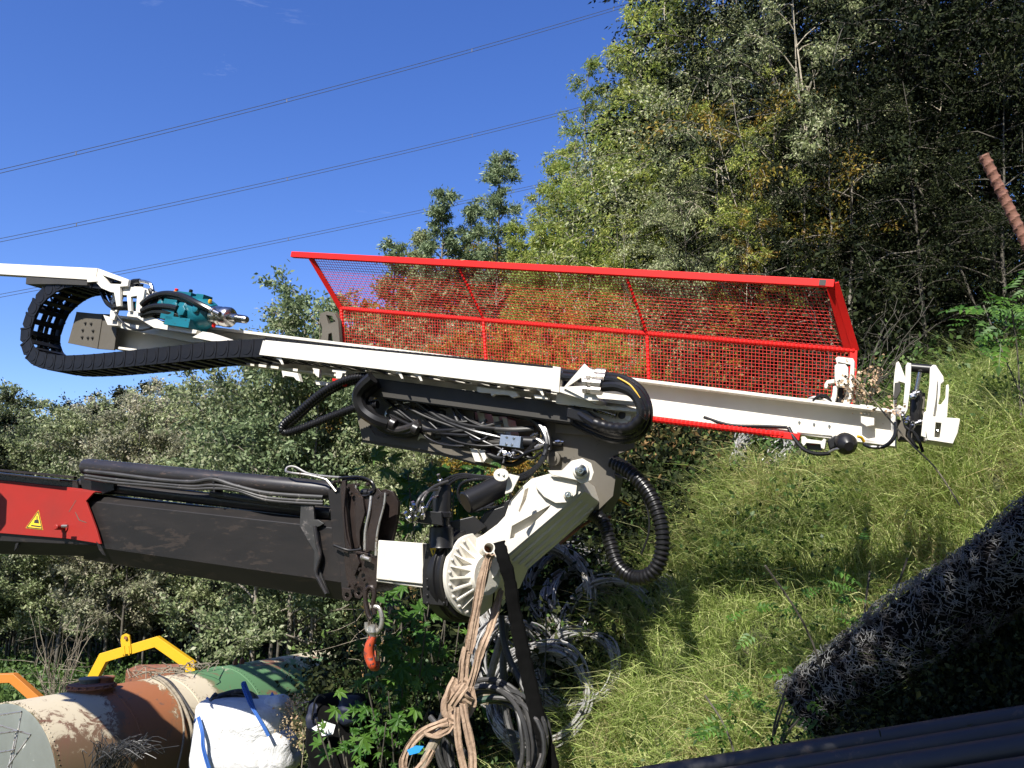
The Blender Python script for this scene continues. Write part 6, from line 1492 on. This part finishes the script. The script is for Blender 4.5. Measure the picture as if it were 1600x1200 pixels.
def strap(pts, w, par=bag, mt='blue_strap'):
    q = B(); ribbon(q, pts, w, 0.006, up=(0, -1, 0.2), wob=0.03); q.build('strap', M[mt], par)
strap([at(383, 1067, 8.35), at(379, 1070, 8.35), at(388, 1094, 8.2), at(400, 1115, 8.13), at(412, 1135, 8.12), at(420, 1150, 8.12)], 0.035)
strap([at(382, 1066, 8.4), at(392, 1092, 8.3), at(398, 1110, 8.25)], 0.03)
strap([at(310, 1120, 8.2), at(316, 1145, 8.14), at(318, 1170, 8.12), at(328, 1205, 8.12)], 0.04)
strap([at(312, 1121, 8.25), at(305, 1126, 8.3), at(306, 1133, 8.4)], 0.03)
strap([at(322, 1092, 8.6), at(330, 1098, 8.5), at(336, 1103, 8.5)], 0.05)
strap([at(424, 1084, 8.6), at(426, 1088, 8.5), at(428, 1092, 8.5)], 0.04)
coil('hose_coil', at(364, 1104, 8.5), (0.15, -0.35, 0.95), 0.21, 0.12, 7, 0.022, 'old_hose', 'coil of dusty black hose stuffed in the top of the white bag', 'hose coil', seed=21, jit=0.06, sides=7)
bag2 = thing('dark_bag', at(530, 1170, 7.9), 'dark blue and black bulk bag in deep shade with torn white lining', 'bulk bag')
lump('sack', at(532, 1160, 7.9), 0.30, 0.30, 0.42, 'dark_cloth', '', 8, bag2, 0.6, 0.10)
lump('blue_flap', at(548, 1110, 7.7), 0.13, 0.14, 0.12, 'dark_blue', '', 9, bag2, 0.8, 0.2)
lump('blue_flap', at(492, 1122, 7.72), 0.07, 0.1, 0.12, 'dark_blue', '', 10, bag2, 0.8, 0.2)
q = B(); q.prism([at(487, 1138, 7.52), at(506, 1127, 7.5), at(524, 1133, 7.52), at(520, 1147, 7.5), at(504, 1150, 7.5)], (0, 0.01, 0)); q.build('white_lining', M['paper'], bag2)
q = B(); q.prism([at(537, 1166, 7.5), at(548, 1166, 7.5), at(552, 1172, 7.5), at(540, 1171, 7.5)], (0, 0.006, 0)); q.build('white_lining', M['paper'], bag2)
hose([at(487, 1125, 7.6), at(492, 1096, 7.6), at(500, 1086, 7.6), at(508, 1090, 7.6)], 0.008, 'black', name='lifting_loop', par=bag2)
# wire stub bundle in front of the tank
q = B(); rg = random.Random(8); c0 = at(170, 1215, 8.3)
for k in range(90):
    e = Vector((rg.uniform(-0.1, 0.22), rg.uniform(-0.1, 0.1), 0)); t0 = c0 + Vector((rg.uniform(-0.18, 0.14), rg.uniform(-0.1, 0.1), 0))
    q.tube(smooth([t0, t0 + e * 0.4 + Vector((0, 0, 0.16)), t0 + e + Vector((0.03, 0, rg.uniform(0.2, 0.33))), t0 + e * 1.5 + Vector((rg.uniform(-0.05, 0.14), 0, rg.uniform(0.15, 0.38)))], 3), 0.0038, 4)
q.build('wire_bundle', M['old_hose'], None, label='bristling bundle of dark wire ends in front of the tank', cat='wire bundle', kind='thing')
# wire cage by the near end of the tank
cage = thing('wire_cage', at(20, 1200, 8.5), 'cage of shiny bent rods in front of the near end of the tank', 'wire cage')
for a_, c_ in (((-30, 1122), (34, 1112)), ((34, 1112), (14, 1215)), ((-20, 1128), (48, 1148)), ((-30, 1150), (28, 1142)), ((48, 1148), (12, 1198)), ((26, 1142), (10, 1215)), ((-30, 1180), (22, 1172)), ((-20, 1200), (40, 1208))):
    q = B(); q.tube([at(*a_, 8.45), at(*c_, 8.35)], 0.0085, 6); q.build('rod', M['clamp_steel'], cage)

# ---------------- power lines
def line(p0, p1, label, sag=1.5, gap=0.45):
    root = thing('power_line', p0, label, 'power line')
    for j in (0, 1):
        o = Vector((0, 0, j * gap)); pts = [p0.lerp(p1, t / 40) + o - Vector((0, 0, 1)) * sag * 4 * (t / 40) * (1 - t / 40) for t in range(41)]
        q = B(); q.tube(pts, 0.038, 5); q.build('wire', M['wire_line'], root)
    for k in (5, 11, 18, 25, 31):
        t = k / 40; p = p0.lerp(p1, t) - Vector((0, 0, 1)) * sag * 4 * t * (1 - t)
        q = B(); q.beam(p, p + Vector((0, 0, gap)), 0.06, 0.10); q.build('spacer', M['wire_line'], root)
line(at(-500, 383, 85), at(1250, -75, 115), 'highest pair of power-line wires crossing the blue sky', 2.2)
line(at(-500, 474, 95), at(1250, 78, 130), 'middle pair of power-line wires crossing the blue sky', 2.2)
line(at(-500, 556, 105), at(1250, 196, 145), 'lowest pair of power-line wires, passing behind the drilling mast', 1.6)

# ---------------- leafy plants with single leaves
def palmate():
    out = []; lobes = [(-150, 0.42), (-95, 0.72), (-42, 0.92), (0, 1.0), (42, 0.92), (95, 0.72), (150, 0.42)]
    pts = []
    for i, (a, r) in enumerate(lobes):
        a = math.radians(90 - a)
        for da, rr_ in ((0.23, 0.62), (0.10, 0.80), (0, 1.0), (-0.10, 0.78), (-0.23, 0.60)):
            pts.append((math.cos(a + da) * r * rr_, math.sin(a + da) * r * rr_))
        if i < 6:
            b2 = math.radians(90 - (lobes[i][0] + lobes[i + 1][0]) / 2); pts.append((math.cos(b2) * 0.36, math.sin(b2) * 0.36))
    V = [(0, 0, 0)] + [(x, y, -0.22 * (x * x + y * y) + 0.06 * math.cos(7 * math.atan2(y, x))) for x, y in pts]
    n = len(pts); Fc = [(0, i + 1, i + 2) for i in range(n - 1)] + [(0, n, 1)]
    me = bpy.data.meshes.new('palmate_leaf'); me.from_pydata([Vector(v) * 0.5 for v in V], [], Fc); me.update(); return me
pal = palmate(); pal.materials.append(M['leaf_broad'])
def broad_plant(label, c, ext, n, size, seed, stems=7, face=(0.0, -0.55, 0.8), mat='leaf_broad', me=pal, name='broad_leaved_plant'):
    rg = random.Random(seed); base = Vector((c.x, c.y, tz(c.x, c.y))); root = thing(name, base, label, 'plant')
    tops = []
    for k in range(stems):
        t = Vector((c.x + rg.uniform(-1, 1) * ext[0], c.y + rg.uniform(-1, 1) * ext[1], c.z + rg.uniform(-0.6, 1) * ext[2]))
        q = B(); q.tube(smooth([base + Vector((rg.uniform(-.15, .15), rg.uniform(-.1, .1), -0.02)), (base + t) / 2 + Vector((0, 0, 0.15)), t], 5), 0.006, 5); q.build('stem', M['bark_dark'], root)
        tops.append(t)
    for k in range(n):
        p = Vector((c.x + rg.gauss(0, 0.5) * ext[0], c.y + rg.gauss(0, 0.5) * ext[1], c.z + rg.gauss(0, 0.5) * ext[2]))
        nr = (Vector(face) + Vector((rg.gauss(0, 0.4), rg.gauss(0, 0.3), rg.gauss(0, 0.3)))).normalized()
        d = Vector((rg.gauss(0, 1), rg.gauss(0, 0.6), rg.gauss(-0.3, 0.7))); d = (d - nr * d.dot(nr)).normalized(); s = d.cross(nr)
        sz = size * rg.uniform(0.45, 1.15)
        m4 = mat_from(s * sz, d * sz, nr * sz, p)
        place(me, 'leaf', root, m4)
    return root
broad_plant('dark maple-like plant in the shade below the crane hook, some leaves catching sun', at(632, 1040, 7.5), (0.50, 0.40, 0.60), 140, 0.26, 1)
broad_plant('broad-leaved plant between the crane head and the mast, upper leaves sunlit', at(690, 755, 8.2), (0.85, 0.3, 0.35), 85, 0.36, 2)
broad_plant('low broad-leaved plant in shade left of the tied hose coil', at(580, 1150, 7.3), (0.45, 0.3, 0.25), 60, 0.22, 3)
def pinnate(a=1.0):
    V, Fc = [], []
    for k in range(4):
        for sd in (-1, 1):
            x0, y0 = 0.0, 0.18 + k * 0.2; L = 0.34 * (1 - 0.12 * k); dx, dy = sd * L * 0.9, L * 0.45
            o = len(V); px_, py_ = -dy * 0.28, dx * 0.28
            V += [(x0, y0, 0), (x0 + dx * .45 + px_ * sd, y0 + dy * .45 + abs(py_) , 0.02), (x0 + dx, y0 + dy, -0.06), (x0 + dx * .45 - px_ * sd, y0 + dy * .45 - abs(py_), 0.02)]; Fc.append((o, o + 1, o + 2, o + 3))
    o = len(V); V += [(0, 0.85, 0), (0.09, 1.0, 0.01), (0, 1.25, -0.06), (-0.09, 1.0, 0.01)]; Fc.append((o, o + 1, o + 2, o + 3))
    o = len(V); V += [(-0.012, 0, 0), (0.012, 0, 0), (0.008, 0.9, 0), (-0.008, 0.9, 0)]; Fc.append((o, o + 1, o + 2, o + 3))
    me = bpy.data.meshes.new('pinnate_leaf'); me.from_pydata(V, [], Fc); me.update(); me.materials.append(M['leaf_broad']); return me
pin = pinnate()
broad_plant('leafy green shrub with divided leaves at the right edge above the drill clamp', at(1585, 500, 6.6), (0.34, 0.35, 0.30), 70, 0.22, 4, stems=4, me=pin, name='leafy_shrub')
broad_plant('shaded bramble with divided leaves overhanging the silver netting roll', at(1330, 960, 5.0), (0.75, 0.3, 0.35), 60, 0.15, 5, me=pin, name='bramble', stems=9)
broad_plant('dark bramble shoots growing up behind the steel pipes', at(1180, 1130, 4.9), (0.5, 0.3, 0.2), 45, 0.14, 6, me=pin, name='bramble', stems=7)
# dry stalks
def stalk(pts, label, heads, r=0.005):
    root = thing('dry_stalk', pts[0], label, 'dry stalk'); q = B(); q.tube(smooth(pts, 6), r, 6); q.build('stem', M['wood'], root)
    rng = np.random.default_rng(len(label))
    for hcen, n_, sg_ in heads:
        c_ = np.array(hcen) + rng.normal(0, sg_, (n_, 3)); V, Fc = leaf_quads(c_, rng.normal(0, 1, (n_, 3)), 0.022 * rng.uniform(0.6, 1.3, n_), 0.8, rng)
        o = np_mesh('seed_head', V - np.array(pts[0]), Fc, M['seed'], False, root); o['kind'] = 'stuff'
stalk([at(1500, 790, 5.0), at(1462, 732, 5.0), at(1420, 690, 5.0), at(1370, 632, 5.05), at(1330, 585, 5.1)], 'dry brown stalk with seed heads crossing in front of the mast end', [(at(1338, 602, 5.1), 160, 0.05), (at(1365, 588, 5.1), 90, 0.04), (at(1345, 620, 5.1), 80, 0.04), (at(1395, 640, 5.05), 50, 0.03)])
stalk([at(470, 1215, 8.0), at(474, 1150, 8.0), at(462, 1100, 8.0)], 'pale flowering weed stalk between the two bags', [(at(462, 1100, 8.0), 160, 0.06), (at(455, 1130, 8.0), 160, 0.07), (at(470, 1150, 8.0), 120, 0.06)])
# bare bush at the left, loose pale branches
def bare(name, base, H, n, seed, label, spread=0.35, mat='wood', r=0.014):
    rng = np.random.default_rng(seed); brs = []
    for k in range(n):
        az = rng.uniform(0, 6.28); e = np.array([math.cos(az), math.sin(az), 0]) * spread * H * rng.uniform(0.2, 1)
        t = np.linspace(0, 1, 9)[:, None]; hh_ = H * rng.uniform(0.5, 1)
        P = e * t ** 1.6 + np.array([0, 0, hh_]) * t + rng.normal(0, 0.025 * H, (9, 3)) * t
        brs.append((P, r, 0.003))
        for m in range(3):
            s_ = rng.integers(3, 8); d = unit(e / (spread * H) + rng.normal(0, 0.6, 3) + np.array([0, 0, 0.4])); l = H * rng.uniform(0.12, 0.3)
            brs.append((P[s_] + d * l * np.linspace(0, 1, 4)[:, None] + rng.normal(0, 0.02, (4, 3)), r * 0.4, 0.002))
    V, Fc = branch_tubes(brs, 4)
    o = np_mesh(name, V, Fc, M[mat], True, None, base); tag(o, label, 'bare bush')
bx_ = at(88, 1085, 15); bare('bare_bush', (bx_.x, 15, tz(bx_.x, 15)), 2.4, 26, 3, 'leafless grey bush left of the yellow lifting frame', 0.3)
bx_ = at(600, 780, 10); bare('bare_bush', (bx_.x, 10, tz(bx_.x, 10)), 2.3, 14, 5, 'pale leafless stems standing behind the crane boom head', 0.25)
bx_ = at(1330, 560, 8.2); bare('bare_bush', (bx_.x, 8.2, tz(bx_.x, 8.2)), 1.3, 24, 6, 'dark leafless bramble canes behind the guard hinge', 0.8, 'bark_dark', 0.007)
